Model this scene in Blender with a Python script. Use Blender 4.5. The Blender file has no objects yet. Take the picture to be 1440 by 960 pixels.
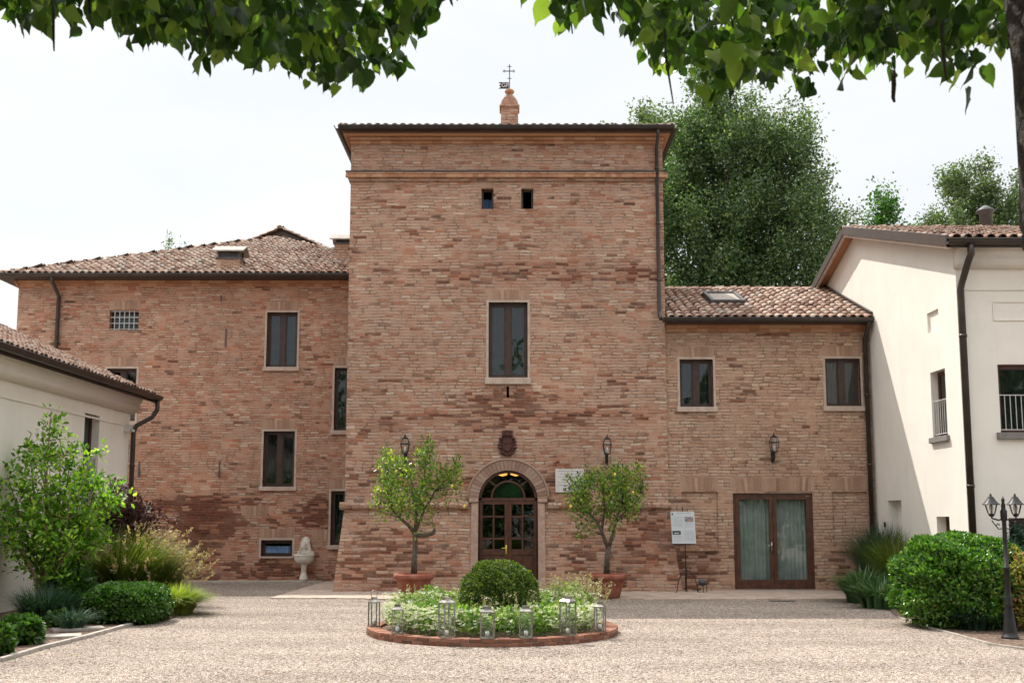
import bpy, bmesh, math, random
import numpy as np
from mathutils import Vector, Matrix, Euler
from mathutils.geometry import tessellate_polygon
R = math.radians
random.seed(7)
rng = np.random.default_rng(11)
scene = bpy.context.scene
C = scene.collection

# ------------------------------------------------------------------ camera
CH = 1.9; TH = R(6.84); FPX = 1500.0; PX, PY = 720.0, 545.0
cd = bpy.data.cameras.new('camera'); cam = bpy.data.objects.new('camera', cd); C.objects.link(cam)
cam.location = (0, 0, CH); cam.rotation_euler = (math.pi/2 + TH, 0, 0)
cd.sensor_width = 36; cd.lens = 36*FPX/1440; cd.shift_y = 65/1440
cd.clip_start = .05; cd.clip_end = 3000
cd.dof.use_dof = True; cd.dof.focus_distance = 25; cd.dof.aperture_fstop = 5.6
scene.camera = cam
# ------------------------------------------------------------------ world, sun, exposure
SUN = Vector((-.45, .55, 1.0)).normalized()
world = bpy.data.worlds.new('World'); scene.world = world; world.use_nodes = True
wn = world.node_tree; wn.nodes.clear()
wo = wn.nodes.new('ShaderNodeOutputWorld')
sky = wn.nodes.new('ShaderNodeTexSky'); sky.sky_type = 'NISHITA'; sky.sun_disc = False
sky.sun_elevation = math.asin(SUN.z); sky.sun_rotation = math.atan2(SUN.x, SUN.y)
sky.air_density = 1.0; sky.dust_density = 3.0; sky.ozone_density = 1.0
bg1 = wn.nodes.new('ShaderNodeBackground'); bg1.inputs[1].default_value = .085
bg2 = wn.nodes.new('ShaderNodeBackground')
wtc = wn.nodes.new('ShaderNodeTexCoord'); wmp = wn.nodes.new('ShaderNodeMapping'); wmp.inputs['Scale'].default_value = (1.2, 1.2, 3.5)
wno = wn.nodes.new('ShaderNodeTexNoise'); wno.inputs['Scale'].default_value = 1.6; wno.inputs['Detail'].default_value = 5
wr = wn.nodes.new('ShaderNodeValToRGB'); wr.color_ramp.elements[0].position = .35; wr.color_ramp.elements[0].color = (.84, .875, .92, 1)
wr.color_ramp.elements[1].position = .62; wr.color_ramp.elements[1].color = (.97, .97, .965, 1)
wn.links.new(wtc.outputs['Generated'], wmp.inputs[0]); wn.links.new(wmp.outputs[0], wno.inputs['Vector'])
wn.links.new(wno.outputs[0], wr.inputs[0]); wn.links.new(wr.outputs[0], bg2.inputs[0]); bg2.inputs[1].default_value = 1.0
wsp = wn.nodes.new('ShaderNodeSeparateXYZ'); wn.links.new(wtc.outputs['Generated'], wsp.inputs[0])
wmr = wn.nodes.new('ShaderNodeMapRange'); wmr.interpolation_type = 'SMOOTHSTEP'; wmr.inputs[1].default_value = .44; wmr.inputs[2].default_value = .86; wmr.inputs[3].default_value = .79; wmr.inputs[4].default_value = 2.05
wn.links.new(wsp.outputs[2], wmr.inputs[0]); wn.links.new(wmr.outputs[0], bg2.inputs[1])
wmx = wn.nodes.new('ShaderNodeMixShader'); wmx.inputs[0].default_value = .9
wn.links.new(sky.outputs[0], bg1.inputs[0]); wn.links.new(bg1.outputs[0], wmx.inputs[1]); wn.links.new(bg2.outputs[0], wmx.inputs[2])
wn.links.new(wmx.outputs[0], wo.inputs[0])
sl = bpy.data.lights.new('sun', 'SUN'); sl.energy = 4.2; sl.angle = R(.6); sl.color = (1, .95, .87)
so = bpy.data.objects.new('sun', sl); C.objects.link(so); so.rotation_euler = (-SUN).to_track_quat('-Z', 'Y').to_euler(); so.location = (-20, 20, 40)
scene.view_settings.view_transform = 'Standard'; scene.view_settings.look = 'None'
scene.view_settings.exposure = 0.52; scene.view_settings.gamma = 1.0
scene.render.engine = 'CYCLES'
scene.cycles.max_bounces = 6; scene.cycles.diffuse_bounces = 4; scene.cycles.glossy_bounces = 3
scene.cycles.transparent_max_bounces = 32; scene.cycles.transmission_bounces = 3
scene.cycles.caustics_reflective = False; scene.cycles.caustics_refractive = False

# measuring helpers: a sight line met with a real plane
_c, _s = math.cos(TH), math.sin(TH)
def ray(px, py):
    u = (px-PX)/FPX; v = (PY-py)/FPX
    return Vector((u, _c - v*_s, _s + v*_c))
def atY(px, py, Y): d = ray(px, py); t = Y/d.y; return Vector((d.x*t, Y, CH+d.z*t))
def atX(px, py, X): d = ray(px, py); t = X/d.x; return Vector((X, d.y*t, CH+d.z*t))
def gnd(px, py, Z=0): d = ray(px, py); t = (Z-CH)/d.z; return Vector((d.x*t, d.y*t, Z))

# ------------------------------------------------------------------ materials
class NT:
    def __init__(s, name):
        s.m = bpy.data.materials.new(name); s.m.use_nodes = True; s.t = s.m.node_tree; s.t.nodes.clear()
        s.out = s.t.nodes.new('ShaderNodeOutputMaterial')
    def n(s, typ, **kw):
        nd = s.t.nodes.new(typ)
        for k, v in kw.items(): setattr(nd, k, v)
        return nd
    def L(s, a, b): s.t.links.new(a, b)
    def put(s, sock, v):
        if isinstance(v, bpy.types.NodeSocket): s.L(v, sock)
        elif isinstance(v, (tuple, list)) and len(v) == 3 and sock.type == 'RGBA': sock.default_value = (*v, 1)
        else: sock.default_value = v
    def M(s, op, a, b=0.0, c=None, clamp=False):
        nd = s.n('ShaderNodeMath', operation=op, use_clamp=clamp); s.put(nd.inputs[0], a); s.put(nd.inputs[1], b)
        if c is not None: s.put(nd.inputs[2], c)
        return nd.outputs[0]
    def sstep(s, v, a, b):
        nd = s.n('ShaderNodeMapRange', interpolation_type='SMOOTHSTEP'); s.put(nd.inputs[0], v); nd.inputs[1].default_value = a; nd.inputs[2].default_value = b
        return nd.outputs[0]
    def noise(s, vec, scale, detail=2, rough=.5):
        nd = s.n('ShaderNodeTexNoise'); s.L(vec, nd.inputs['Vector']); nd.inputs['Scale'].default_value = scale
        nd.inputs['Detail'].default_value = detail; nd.inputs['Roughness'].default_value = rough; return nd.outputs[0]
    def xyz(s, x, y, z):
        nd = s.n('ShaderNodeCombineXYZ'); s.put(nd.inputs[0], x); s.put(nd.inputs[1], y); s.put(nd.inputs[2], z); return nd.outputs[0]
    def wn(s, vec):
        nd = s.n('ShaderNodeTexWhiteNoise', noise_dimensions='3D'); s.L(vec, nd.inputs[0]); return nd.outputs[0], nd.outputs[1]
    def ramp(s, f, cols, const=False):
        nd = s.n('ShaderNodeValToRGB'); cr = nd.color_ramp; s.put(nd.inputs[0], f)
        if const: cr.interpolation = 'CONSTANT'
        while len(cr.elements) < len(cols): cr.elements.new(.5)
        for i, c in enumerate(cols):
            if len(c) == 2: p, c = c
            else: p = i/max(1, len(cols)-1)
            cr.elements[i].position = p; cr.elements[i].color = (*c, 1)
        return nd.outputs[0]
    def mix(s, f, a, b, mode='MIX'):
        nd = s.n('ShaderNodeMix', data_type='RGBA', blend_type=mode); s.put(nd.inputs[0], f); s.put(nd.inputs[6], a); s.put(nd.inputs[7], b); return nd.outputs[2]
    def pos(s): return s.n('ShaderNodeNewGeometry').outputs['Position']
    def obj(s): return s.n('ShaderNodeTexCoord').outputs['Object']
    def island(s): return s.n('ShaderNodeNewGeometry').outputs['Random Per Island']
    def bump(s, h, dist, strength=1.0):
        nd = s.n('ShaderNodeBump'); s.L(h, nd.inputs['Height']); nd.inputs['Distance'].default_value = dist; nd.inputs['Strength'].default_value = strength; return nd.outputs[0]
    def bsdf(s, col, rough=.7, metal=0, bump=None, spec=.5, out=True):
        p = s.n('ShaderNodeBsdfPrincipled'); s.put(p.inputs['Base Color'], col); s.put(p.inputs['Roughness'], rough); p.inputs['Metallic'].default_value = metal
        p.inputs['Specular IOR Level'].default_value = spec
        if bump is not None: s.L(bump, p.inputs['Normal'])
        if out: s.L(p.outputs[0], s.out.inputs[0])
        return p.outputs[0]

def plain(name, c1, c2=None, scale=4, rough=.6, metal=0, bump=.0, bscale=60, spec=.5, detail=5):
    t = NT(name); P = t.pos(); c2 = c2 or tuple(x*.75 for x in c1)
    f = t.noise(P, scale, detail, .6); col = t.mix(t.sstep(f, .35, .65), c1, c2)
    b = t.bump(t.noise(P, bscale, 4, .6), bump) if bump else None
    t.bsdf(col, rough, metal, b, spec); return t.m

def brick_mat(name, cols, darks, mortar, h=.085, w=.28, patches=(), seed=0, pscale=1.0, tint=None, wash=.55):
    t = NT(name); g = t.n('ShaderNodeNewGeometry'); P = g.outputs['Position']
    sp = t.n('ShaderNodeSeparateXYZ'); t.L(P, sp.inputs[0]); sn = t.n('ShaderNodeSeparateXYZ'); t.L(g.outputs['True Normal'], sn.inputs[0])
    side = t.M('GREATER_THAN', t.M('ABSOLUTE', sn.outputs[0]), .72)
    u = t.M('ADD', t.M('MULTIPLY', sp.outputs[0], t.M('SUBTRACT', 1.0, side)), t.M('MULTIPLY', sp.outputs[1], side))
    z = sp.outputs[2]
    z = t.M('ADD', z, t.M('MULTIPLY', t.M('SUBTRACT', t.noise(P, 1.1, 2), .5), .10))
    z = t.M('ADD', z, t.M('MULTIPLY', t.M('SUBTRACT', t.noise(P, 6.0, 2), .5), .016))
    z = t.M('ADD', z, seed*.031)
    rz = t.M('DIVIDE', z, h); row = t.M('FLOOR', rz); fz = t.M('FRACT', rz)
    r0, rc = t.wn(t.xyz(row, seed+3.3, 1.7)); sc = t.n('ShaderNodeSeparateColor'); t.L(rc, sc.inputs[0])
    wr_ = t.M('MULTIPLY', w, t.M('ADD', .78, t.M('MULTIPLY', r0, .5)))
    ub = t.M('ADD', t.M('DIVIDE', u, wr_), t.M('MULTIPLY', sc.outputs[1], 9.0))
    ub = t.M('ADD', ub, t.M('MULTIPLY', t.noise(t.xyz(t.M('MULTIPLY', u, 1.7), row, seed), 1.0, 1), 1.5))
    colm = t.M('FLOOR', ub); fx = t.M('FRACT', ub)
    dx = t.M('MULTIPLY', t.M('MINIMUM', fx, t.M('SUBTRACT', 1.0, fx)), wr_)
    dz = t.M('MULTIPLY', t.M('MINIMUM', fz, t.M('SUBTRACT', 1.0, fz)), h)
    d = t.M('MINIMUM', t.M('MULTIPLY', dx, .9), dz)
    d = t.M('ADD', d, t.M('MULTIPLY', t.M('SUBTRACT', t.noise(P, 24, 4, .65), .5), .020))
    mask = t.sstep(d, .005, .015)
    mask = t.M('MAXIMUM', mask, t.M('MULTIPLY', t.sstep(t.noise(P, 1.25, 4, .6), .50, .64), .78))
    v, vc = t.wn(t.xyz(colm, row, seed+.5)); s2 = t.n('ShaderNodeSeparateColor'); t.L(vc, s2.inputs[0])
    col = t.ramp(s2.outputs[0], cols)
    # stained areas have more dark, over-fired bricks
    mp = t.n('ShaderNodeMapping'); t.L(P, mp.inputs[0]); mp.inputs['Scale'].default_value = (.55*pscale, .55*pscale, 1.6*pscale)
    pn = t.noise(mp.outputs[0], 1.0, 4, .65)
    amt = t.M('MULTIPLY', t.sstep(pn, .46, .72), .30)
    pm = 0.0
    for (cx, cz, rx, rzz, st) in patches:
        a = t.M('DIVIDE', t.M('SUBTRACT', u, cx), rx); b = t.M('DIVIDE', t.M('SUBTRACT', sp.outputs[2], cz), rzz)
        q = t.M('SQRT', t.M('ADD', t.M('MULTIPLY', a, a), t.M('MULTIPLY', b, b)))
        q = t.M('ADD', q, t.M('MULTIPLY', t.M('SUBTRACT', t.noise(mp.outputs[0], 2.2, 4, .65), .5), 1.7))
        pm = t.M('MAXIMUM', pm, t.M('MULTIPLY', t.sstep(q, 1.15, .45), st))
    amt = t.M('MAXIMUM', amt, t.M('MULTIPLY', pm, .8))
    isd = t.M('MULTIPLY', t.sstep(t.M('SUBTRACT', amt, s2.outputs[1]), -.08, .08), .92)
    col = t.mix(isd, col, t.ramp(s2.outputs[2], darks))
    # lime wash and grime with a shape of their own
    wsh = t.M('MULTIPLY', t.sstep(t.noise(mp.outputs[0], 2.3, 5, .7), .42, .70), wash)
    col = t.mix(wsh, col, mortar)
    gr = t.noise(P, 42, 5, .75); col = t.mix(1.0, col, t.ramp(gr, [(.28, (.62, .60, .58)), (.68, (1.16, 1.15, 1.13))]), 'MULTIPLY')
    lo = t.noise(P, .35, 3, .6); col = t.mix(1.0, col, t.ramp(lo, [(.3, (.88, .87, .86)), (.7, (1.1, 1.1, 1.1))]), 'MULTIPLY')
    mcol = t.mix(t.sstep(t.noise(P, 5, 4), .38, .62), tuple(x*.46 for x in mortar), tuple(x*.92 for x in mortar))
    mcol = t.mix(isd, mcol, tuple(x*.5 for x in mortar))
    col = t.mix(mask, mcol, col)
    col = t.mix(t.M('MULTIPLY', pm, .55, clamp=True), col, t.mix(1.0, col, (.62, .36, .28), 'MULTIPLY'))
    hgt = t.M('ADD', t.M('MULTIPLY', mask, t.M('ADD', .55, t.M('MULTIPLY', v, .45))), t.M('MULTIPLY', gr, .35))
    col = t.mix(1.0, col, (.88, .83, .81), 'MULTIPLY'); t.bsdf(col, .92, 0, t.bump(hgt, .014, 1.0), .25); return t.m

def island_mat(name, cols, rough=.85, grime=.35, bump=.004, spec=.3, scale=14):
    t = NT(name); P = t.pos(); c = t.ramp(t.island(), cols)
    c = t.mix(t.M('MULTIPLY', t.sstep(t.noise(P, scale, 4, .7), .45, .75), grime), c, (.10, .09, .075))
    c = t.mix(1.0, c, t.ramp(t.noise(P, 60, 3), [(.2, (.8, .8, .8)), (.8, (1.1, 1.1, 1.1))]), 'MULTIPLY')
    t.bsdf(c, rough, 0, t.bump(t.noise(P, 40, 3), bump), spec); return t.m

def leaf_mat(name, cols, trans=.35, rough=.45, tcol=1.5, spec=.4, veins=False):
    t = NT(name); c = t.ramp(t.island(), cols)
    c = t.mix(1.0, c, t.ramp(t.noise(t.pos(), 2.2, 3), [(.3, (.78, .8, .78)), (.7, (1.15, 1.15, 1.1))]), 'MULTIPLY')
    p = t.bsdf(c, rough, 0, None, spec, out=False)
    tr = t.n('ShaderNodeBsdfTranslucent'); t.L(t.mix(1.0, c, (tcol*1.05, tcol*1.15, tcol*.45), 'MULTIPLY'), tr.inputs[0])
    mx = t.n('ShaderNodeMixShader'); mx.inputs[0].default_value = trans; t.L(p, mx.inputs[1]); t.L(tr.outputs[0], mx.inputs[2]); t.L(mx.outputs[0], t.out.inputs[0])
    return t.m

def glass_mat(name, tint=(.75, .8, .78), refl=.16):
    t = NT(name); tr = t.n('ShaderNodeBsdfTransparent'); tr.inputs[0].default_value = (*tint, 1)
    gl = t.n('ShaderNodeBsdfGlossy'); gl.inputs['Roughness'].default_value = .02; gl.inputs[0].default_value = (.9, .95, 1, 1)
    b = t.bump(t.noise(t.pos(), 1.3, 2), .01); t.L(b, gl.inputs['Normal'])
    lw = t.n('ShaderNodeLayerWeight'); lw.inputs[0].default_value = .5
    mx = t.n('ShaderNodeMixShader'); t.L(t.M('ADD', t.M('MULTIPLY', t.M('POWER', lw.outputs['Facing'], 5.0), .9), refl, clamp=True), mx.inputs[0]); t.L(tr.outputs[0], mx.inputs[1]); t.L(gl.outputs[0], mx.inputs[2])
    t.L(mx.outputs[0], t.out.inputs[0]); return t.m

def emit_mat(name, col, st):
    t = NT(name); e = t.n('ShaderNodeEmission'); e.inputs[0].default_value = (*col, 1); e.inputs[1].default_value = st; t.L(e.outputs[0], t.out.inputs[0]); return t.m

MORT = (.50, .385, .30)
bc_t = [(0, (.40, .165, .10)), (.10, (.50, .26, .17)), (.35, (.545, .335, .24)), (.72, (.565, .375, .28)), (.93, (.59, .425, .325)), (1, (.69, .56, .44))]
bc_l = [(0, (.47, .18, .105)), (.15, (.555, .28, .185)), (.5, (.585, .34, .24)), (.8, (.60, .38, .28)), (1, (.68, .52, .40))]
bc_r = [(0, (.42, .235, .16)), (.12, (.52, .33, .24)), (.6, (.57, .38, .275)), (.88, (.60, .425, .31)), (1, (.68, .53, .40))]
bdk = [(0, (.11, .045, .03)), (.4, (.19, .065, .038)), (.75, (.27, .095, .052)), (1, (.15, .075, .05))]
YT, YR, YL = 27.35, 27.42, 31.3
def PT(x0, y0, x1, y1, st, Y):
    a = atY(x0, y0, Y); b = atY(x1, y1, Y); return ((a.x+b.x)/2, (a.z+b.z)/2, abs(b.x-a.x)/2, abs(b.z-a.z)/2, st)
M = {}
M['brick_tower'] = brick_mat('old_tower_brick', bc_t, bdk, MORT, .081, .262, [PT(*q, YT) for q in [(500, 360, 935, 402, .40), (840, 368, 950, 400, .85), (520, 572, 940, 603, .6), (620, 535, 790, 612, .75), (495, 580, 580, 612, .6), (470, 735, 650, 842, .6), (480, 640, 660, 700, .35), (770, 715, 960, 842, .55), (850, 705, 985, 790, .7), (760, 640, 815, 710, .6), (500, 270, 600, 300, .3)]], seed=1)
M['brick_left'] = brick_mat('red_wing_brick', bc_l, bdk, (.46, .35, .27), .075, .245, [PT(*q, YL) for q in [(230, 695, 352, 772, 1.15), (190, 692, 372, 728, 1.0), (255, 740, 325, 805, .8), (420, 690, 485, 750, .9), (335, 786, 440, 815, .9), (230, 785, 480, 830, .55)]], seed=2)
M['brick_right'] = brick_mat('pale_wing_brick', bc_r, bdk, (.46, .37, .29), .083, .25, [PT(*q, YR) for q in [(930, 735, 1030, 835, .55), (1150, 770, 1235, 835, .4)]], seed=3, wash=.4)
M['voussoir'] = island_mat('arch_brick', [(0, (.28, .16, .11)), (.4, (.40, .25, .175)), (.8, (.47, .33, .24)), (1, (.34, .19, .12))], grime=.25)
M['cornice_brick'] = island_mat('cornice_brick', [(0, (.33, .15, .08)), (.5, (.45, .22, .12)), (1, (.50, .29, .17))], grime=.3)
M['pier_brick'] = island_mat('kerb_brick', [(0, (.15, .06, .038)), (.5, (.25, .098, .058)), (1, (.33, .155, .10))], grime=.6, scale=9)
M['tile'] = island_mat('old_roof_tile', [(0, (.20, .13, .10)), (.15, (.40, .26, .195)), (.5, (.54, .385, .30)), (.8, (.64, .49, .39)), (1, (.48, .42, .35))], grime=.4, scale=6)
M['tile_new'] = island_mat('terracotta_tile', [(0, (.19, .11, .08)), (.2, (.40, .25, .185)), (.5, (.52, .35, .265)), (.8, (.62, .46, .365)), (1, (.44, .36, .30))], grime=.4, scale=7)
M['pan'] = island_mat('roof_pan_tile', [(0, (.06, .042, .034)), (1, (.12, .08, .062))], grime=.6)
M['stone'] = plain('pinkish_sandstone', (.50, .40, .33), (.42, .32, .26), 6, .85, bump=.004)
M['pink_plaster'] = plain('arch_surround_brick', (.34, .22, .17), (.42, .29, .23), 9, .9, bump=.01, bscale=30)
M['ring_brick'] = island_mat('arch_ring_brick', [(0, (.27, .16, .12)), (.5, (.34, .22, .165)), (1, (.38, .27, .21))], grime=.15)
M['wood'] = plain('dark_brown_wood', (.055, .026, .018), (.035, .016, .011), 5, .45, bump=.001)
M['wood_warm'] = plain('walnut_door_wood', (.10, .034, .017), (.05, .019, .011), 7, .4, bump=.001)
M['glass'] = glass_mat('window_glass', (.50, .53, .53), .05)
M['door_glass'] = glass_mat('door_glass', (.82, .85, .84), .07)
M['glass_clear'] = glass_mat('clear_glass', (.97, .985, .98), .02)
M['green_glow'] = plain('painted_green_glow', (.004, .028, .006), (.001, .003, .002), 3, .12)  # green glow of the fanlight put into a solid pane colour
M['curtain'] = plain('grey_curtain', (.20, .21, .21), (.13, .14, .14), 3, .9)
M['curtain_pale'] = plain('pale_curtain', (.50, .53, .52), (.40, .43, .42), 3, .9)
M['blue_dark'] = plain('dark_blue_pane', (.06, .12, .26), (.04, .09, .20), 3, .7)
M['blue_reflection'] = plain('painted_sky_reflection', (.34, .52, .88), (.28, .44, .78), 3, .7)  # sky reflection of the cellar window, painted as plain blue
M['metal_brown'] = plain('brown_gutter_metal', (.038, .028, .025), (.055, .042, .036), 3, .38, .3)
M['fascia_brown'] = plain('brown_painted_fascia', (.085, .065, .056), (.07, .052, .045), 3, .45, .2)
M['iron'] = plain('black_iron', (.018, .018, .019), (.03, .028, .027), 10, .45, .5)
M['iron_white'] = plain('white_painted_bars', (.55, .54, .52), (.45, .44, .42), 10, .5)
M['steel'] = plain('brushed_steel', (.40, .37, .33), (.24, .22, .20), 14, .33, .85)
M['cement'] = plain('grey_cement_sill', (.22, .20, .19), (.18, .165, .155), 8, .85, bump=.002)
M['marble'] = plain('white_marble', (.62, .59, .57), (.54, .51, .49), 7, .5)
M['ink'] = plain('engraved_letters', (.30, .28, .27), (.24, .22, .21), 7, .8)
M['darkink'] = plain('dark_print', (.05, .05, .055), (.03, .03, .035), 30, .6)
M['crest'] = plain('dark_red_crest', (.095, .032, .024), (.05, .018, .014), 20, .8, bump=.006, bscale=40)
M['fountain'] = plain('carved_fountain_stone', (.72, .67, .61), (.56, .51, .45), 12, .8, bump=.004)
M['zinc'] = plain('weathered_sheet_metal', (.36, .31, .26), (.27, .235, .20), 5, .8, .0)
M['lead'] = plain('dark_lead', (.07, .07, .075), (.10, .10, .10), 6, .6, .2)
M['board'] = plain('printed_white_board', (.55, .58, .61), (.52, .55, .58), 2, .5)
M['photo_warm'] = plain('printed_photo', (.45, .27, .12), (.08, .14, .28), 28, .5)
M['soil'] = plain('potting_soil', (.05, .035, .025), (.03, .02, .015), 20, .95, bump=.02, bscale=30)
M['bark'] = plain('tree_bark', (.13, .105, .08), (.07, .055, .042), 14, .9, bump=.02, bscale=22)
M['bark_dark'] = plain('linden_bark', (.055, .042, .034), (.020, .015, .013), 22, .95, bump=.03, bscale=26)
M['stem'] = plain('shrub_stem', (.26, .17, .11), (.17, .11, .07), 8, .85)
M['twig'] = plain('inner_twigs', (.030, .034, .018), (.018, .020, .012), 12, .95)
# terracotta
t = NT('terracotta_pot'); P = t.pos(); c = t.mix(t.sstep(t.noise(P, 5, 4), .35, .7), (.24, .065, .036), (.31, .11, .068))
mp = t.n('ShaderNodeMapping'); t.L(P, mp.inputs[0]); mp.inputs['Scale'].default_value = (14, 14, 1.5); c = t.mix(t.M('MULTIPLY', t.sstep(t.noise(mp.outputs[0], 1, 4), .5, .75), .5), c, (.36, .22, .165)); t.bsdf(c, .85, 0, t.bump(t.noise(P, 40, 3), .003)); M['terracotta'] = t.m
# plaster
def stucco(name, c, dirt):
    t = NT(name); P = t.pos(); col = t.mix(t.sstep(t.noise(P, .8, 5, .65), .3, .7), c, tuple(x*.93 for x in c))
    mp = t.n('ShaderNodeMapping'); t.L(P, mp.inputs[0]); mp.inputs['Scale'].default_value = (2.6, 2.6, .35)
    col = t.mix(t.M('MULTIPLY', t.sstep(t.noise(mp.outputs[0], 1, 6, .7), .5, .8), dirt), col, tuple(x*.72 for x in c))
    t.bsdf(col, .92, 0, t.bump(t.noise(P, 70, 4, .7), .005), .2); return t.m
M['stucco'] = stucco('cream_stucco', (.82, .775, .70), .30)
M['stucco_shade'] = M['stucco']
# gravel
t = NT('gravel'); P = t.pos()
def vor(t, P, sc, feat='F1'):
    nd = t.n('ShaderNodeTexVoronoi', feature=feat); t.L(P, nd.inputs['Vector']); nd.inputs['Scale'].default_value = sc; return nd
v1 = vor(t, P, 62); v2 = vor(t, P, 34); s1 = t.n('ShaderNodeSeparateColor'); t.L(v1.outputs['Color'], s1.inputs[0]); s2 = t.n('ShaderNodeSeparateColor'); t.L(v2.outputs['Color'], s2.inputs[0])
gc = [(0, (.07, .055, .045)), (.16, (.13, .10, .08)), (.26, (.34, .285, .235)), (.6, (.46, .395, .335)), (.9, (.60, .535, .475)), (.97, (.65, .59, .53)), (1, (.48, .28, .17))]
c1 = t.ramp(s1.outputs[0], gc); c2 = t.ramp(s2.outputs[1], gc)
col = t.mix(t.sstep(t.noise(P, 9, 2), .45, .55), c1, c2)
edge = t.sstep(v1.outputs['Distance'], .75, .35); 
col = t.mix(1.0, col, t.ramp(edge, [(0, (.38, .36, .34)), (1, (1.08, 1.08, 1.08))]), 'MULTIPLY')
mp = t.n('ShaderNodeMapping'); t.L(P, mp.inputs[0]); mp.inputs['Scale'].default_value = (.25, .9, 1); mp.inputs['Rotation'].default_value = (0, 0, .35)
col = t.mix(1.0, col, t.ramp(t.noise(mp.outputs[0], 1.0, 6, .65), [(.32, (.80, .79, .78)), (.62, (1.12, 1.11, 1.10))]), 'MULTIPLY')
col = t.mix(t.M('MULTIPLY', t.sstep(t.noise(P, 6.5, 6, .8), .60, .70), .6), col, (.15, .115, .09))
col = t.mix(1.0, col, (1.24, 1.20, 1.19), 'MULTIPLY')
hg = t.M('ADD', t.M('MULTIPLY', edge, t.M('ADD', .4, s1.outputs[1])), t.noise(P, 7, 3))
t.bsdf(col, .9, 0, t.bump(hg, .022), .25); M['gravel'] = t.m
# mulch
t = NT('bark_mulch'); P = t.pos(); v1 = vor(t, P, 22); s1 = t.n('ShaderNodeSeparateColor'); t.L(v1.outputs['Color'], s1.inputs[0])
t.bsdf(t.ramp(s1.outputs[0], [(0, (.05, .03, .02)), (.5, (.13, .08, .055)), (1, (.27, .18, .13))]), .95, 0, t.bump(v1.outputs['Distance'], .05)); M['mulch'] = t.m
# herringbone-ish paving
t = NT('paving'); P = t.pos(); b = t.n('ShaderNodeTexBrick'); t.L(P, b.inputs[0]); b.inputs['Scale'].default_value = 1; b.inputs['Brick Width'].default_value = .26; b.inputs['Row Height'].default_value = .13; b.inputs['Mortar Size'].default_value = .006
b.inputs[1].default_value = (.40, .30, .24, 1); b.inputs[2].default_value = (.50, .40, .33, 1); b.inputs[3].default_value = (.22, .18, .15, 1)
t.bsdf(t.mix(1.0, b.outputs[0], t.ramp(t.noise(P, 3, 5), [(.3, (.8, .8, .8)), (.7, (1.15, 1.15, 1.15))]), 'MULTIPLY'), .9, 0, t.bump(b.outputs[1], .003)); M['paving'] = t.m
M['kerb'] = plain('stone_edging', (.42, .37, .32), (.30, .265, .23), 7, .9, bump=.004)

# foliage
M['poplar'] = leaf_mat('poplar_leaf', [(0, (.028, .066, .026)), (.4, (.065, .125, .050)), (.75, (.13, .20, .085)), (1, (.28, .33, .18))], .34, .5, 1.4)
M['tree_far'] = leaf_mat('far_tree_leaf', [(0, (.045, .085, .035)), (.5, (.10, .155, .065)), (1, (.22, .27, .14))], .32, .5, 1.3)
M['fig'] = leaf_mat('bright_tree_leaf', [(0, (.03, .09, .015)), (.6, (.06, .17, .03)), (1, (.12, .25, .05))], .3, .45, 1.5)
M['linden'] = leaf_mat('linden_leaf', [(0, (.010, .028, .008)), (.4, (.026, .062, .012)), (.72, (.058, .115, .02)), (.9, (.12, .20, .035)), (1, (.22, .30, .06))], .44, .38, 1.8)
M['linden_bract'] = leaf_mat('linden_bract', [(0, (.20, .25, .08)), (1, (.32, .34, .15))], .4, .5, 1.3)
M['laurel'] = leaf_mat('laurel_leaf', [(0, (.015, .055, .008)), (.3, (.040, .13, .014)), (.7, (.10, .24, .025)), (.96, (.20, .36, .05)), (1, (.22, .11, .06))], .3, .30, 1.4, .6)
M['box'] = leaf_mat('boxwood_leaf', [(0, (.020, .045, .008)), (.45, (.065, .125, .016)), (.8, (.14, .20, .028)), (1, (.25, .26, .055))], .28, .45, 1.4)
M['shrub'] = leaf_mat('shrub_leaf', [(0, (.035, .10, .013)), (.35, (.10, .23, .022)), (.75, (.24, .42, .045)), (1, (.42, .55, .10))], .48, .42, 1.7)
M['mound'] = leaf_mat('mound_leaf', [(0, (.018, .055, .008)), (.5, (.045, .12, .014)), (1, (.095, .20, .022))], .3, .35, 1.4, .6)
M['citrus'] = leaf_mat('citrus_leaf', [(0, (.035, .09, .014)), (.4, (.09, .19, .025)), (.8, (.22, .32, .045)), (1, (.46, .45, .08))], .42, .35, 1.6, .6)
M['purple'] = leaf_mat('purple_leaf', [(0, (.035, .012, .016)), (.6, (.085, .028, .034)), (1, (.17, .075, .07))], .3, .5, 1.3)
M['grass_soft'] = leaf_mat('soft_grass', [(0, (.04, .085, .015)), (.5, (.10, .16, .03)), (1, (.30, .29, .09))], .35, .5, 1.3)
M['grass_lime'] = leaf_mat('lime_grass', [(0, (.14, .20, .03)), (.5, (.26, .33, .06)), (1, (.42, .45, .13))], .4, .5, 1.3)
M['grass_blue'] = leaf_mat('blue_green_grass', [(0, (.015, .045, .025)), (.6, (.035, .085, .05)), (1, (.07, .13, .08))], .25, .5, 1.3)
M['strap'] = leaf_mat('strap_leaf', [(0, (.03, .075, .03)), (.6, (.07, .14, .055)), (1, (.14, .22, .09))], .3, .4, 1.3)
M['plume'] = leaf_mat('pinkish_plume', [(0, (.32, .20, .14)), (.6, (.50, .36, .25)), (1, (.56, .48, .33))], .4, .6, 1.0)
M['bed_leaf'] = leaf_mat('bed_leaf', [(0, (.05, .11, .02)), (.5, (.13, .24, .045)), (1, (.32, .42, .14))], .38, .45, 1.5)
M['petal'] = leaf_mat('white_petal', [(0, (.62, .62, .54)), (1, (.80, .80, .76))], .35, .6, .8)
M['petal_pale'] = leaf_mat('straw_seedhead', [(0, (.30, .26, .13)), (1, (.55, .50, .34))], .35, .6, .9)
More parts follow.
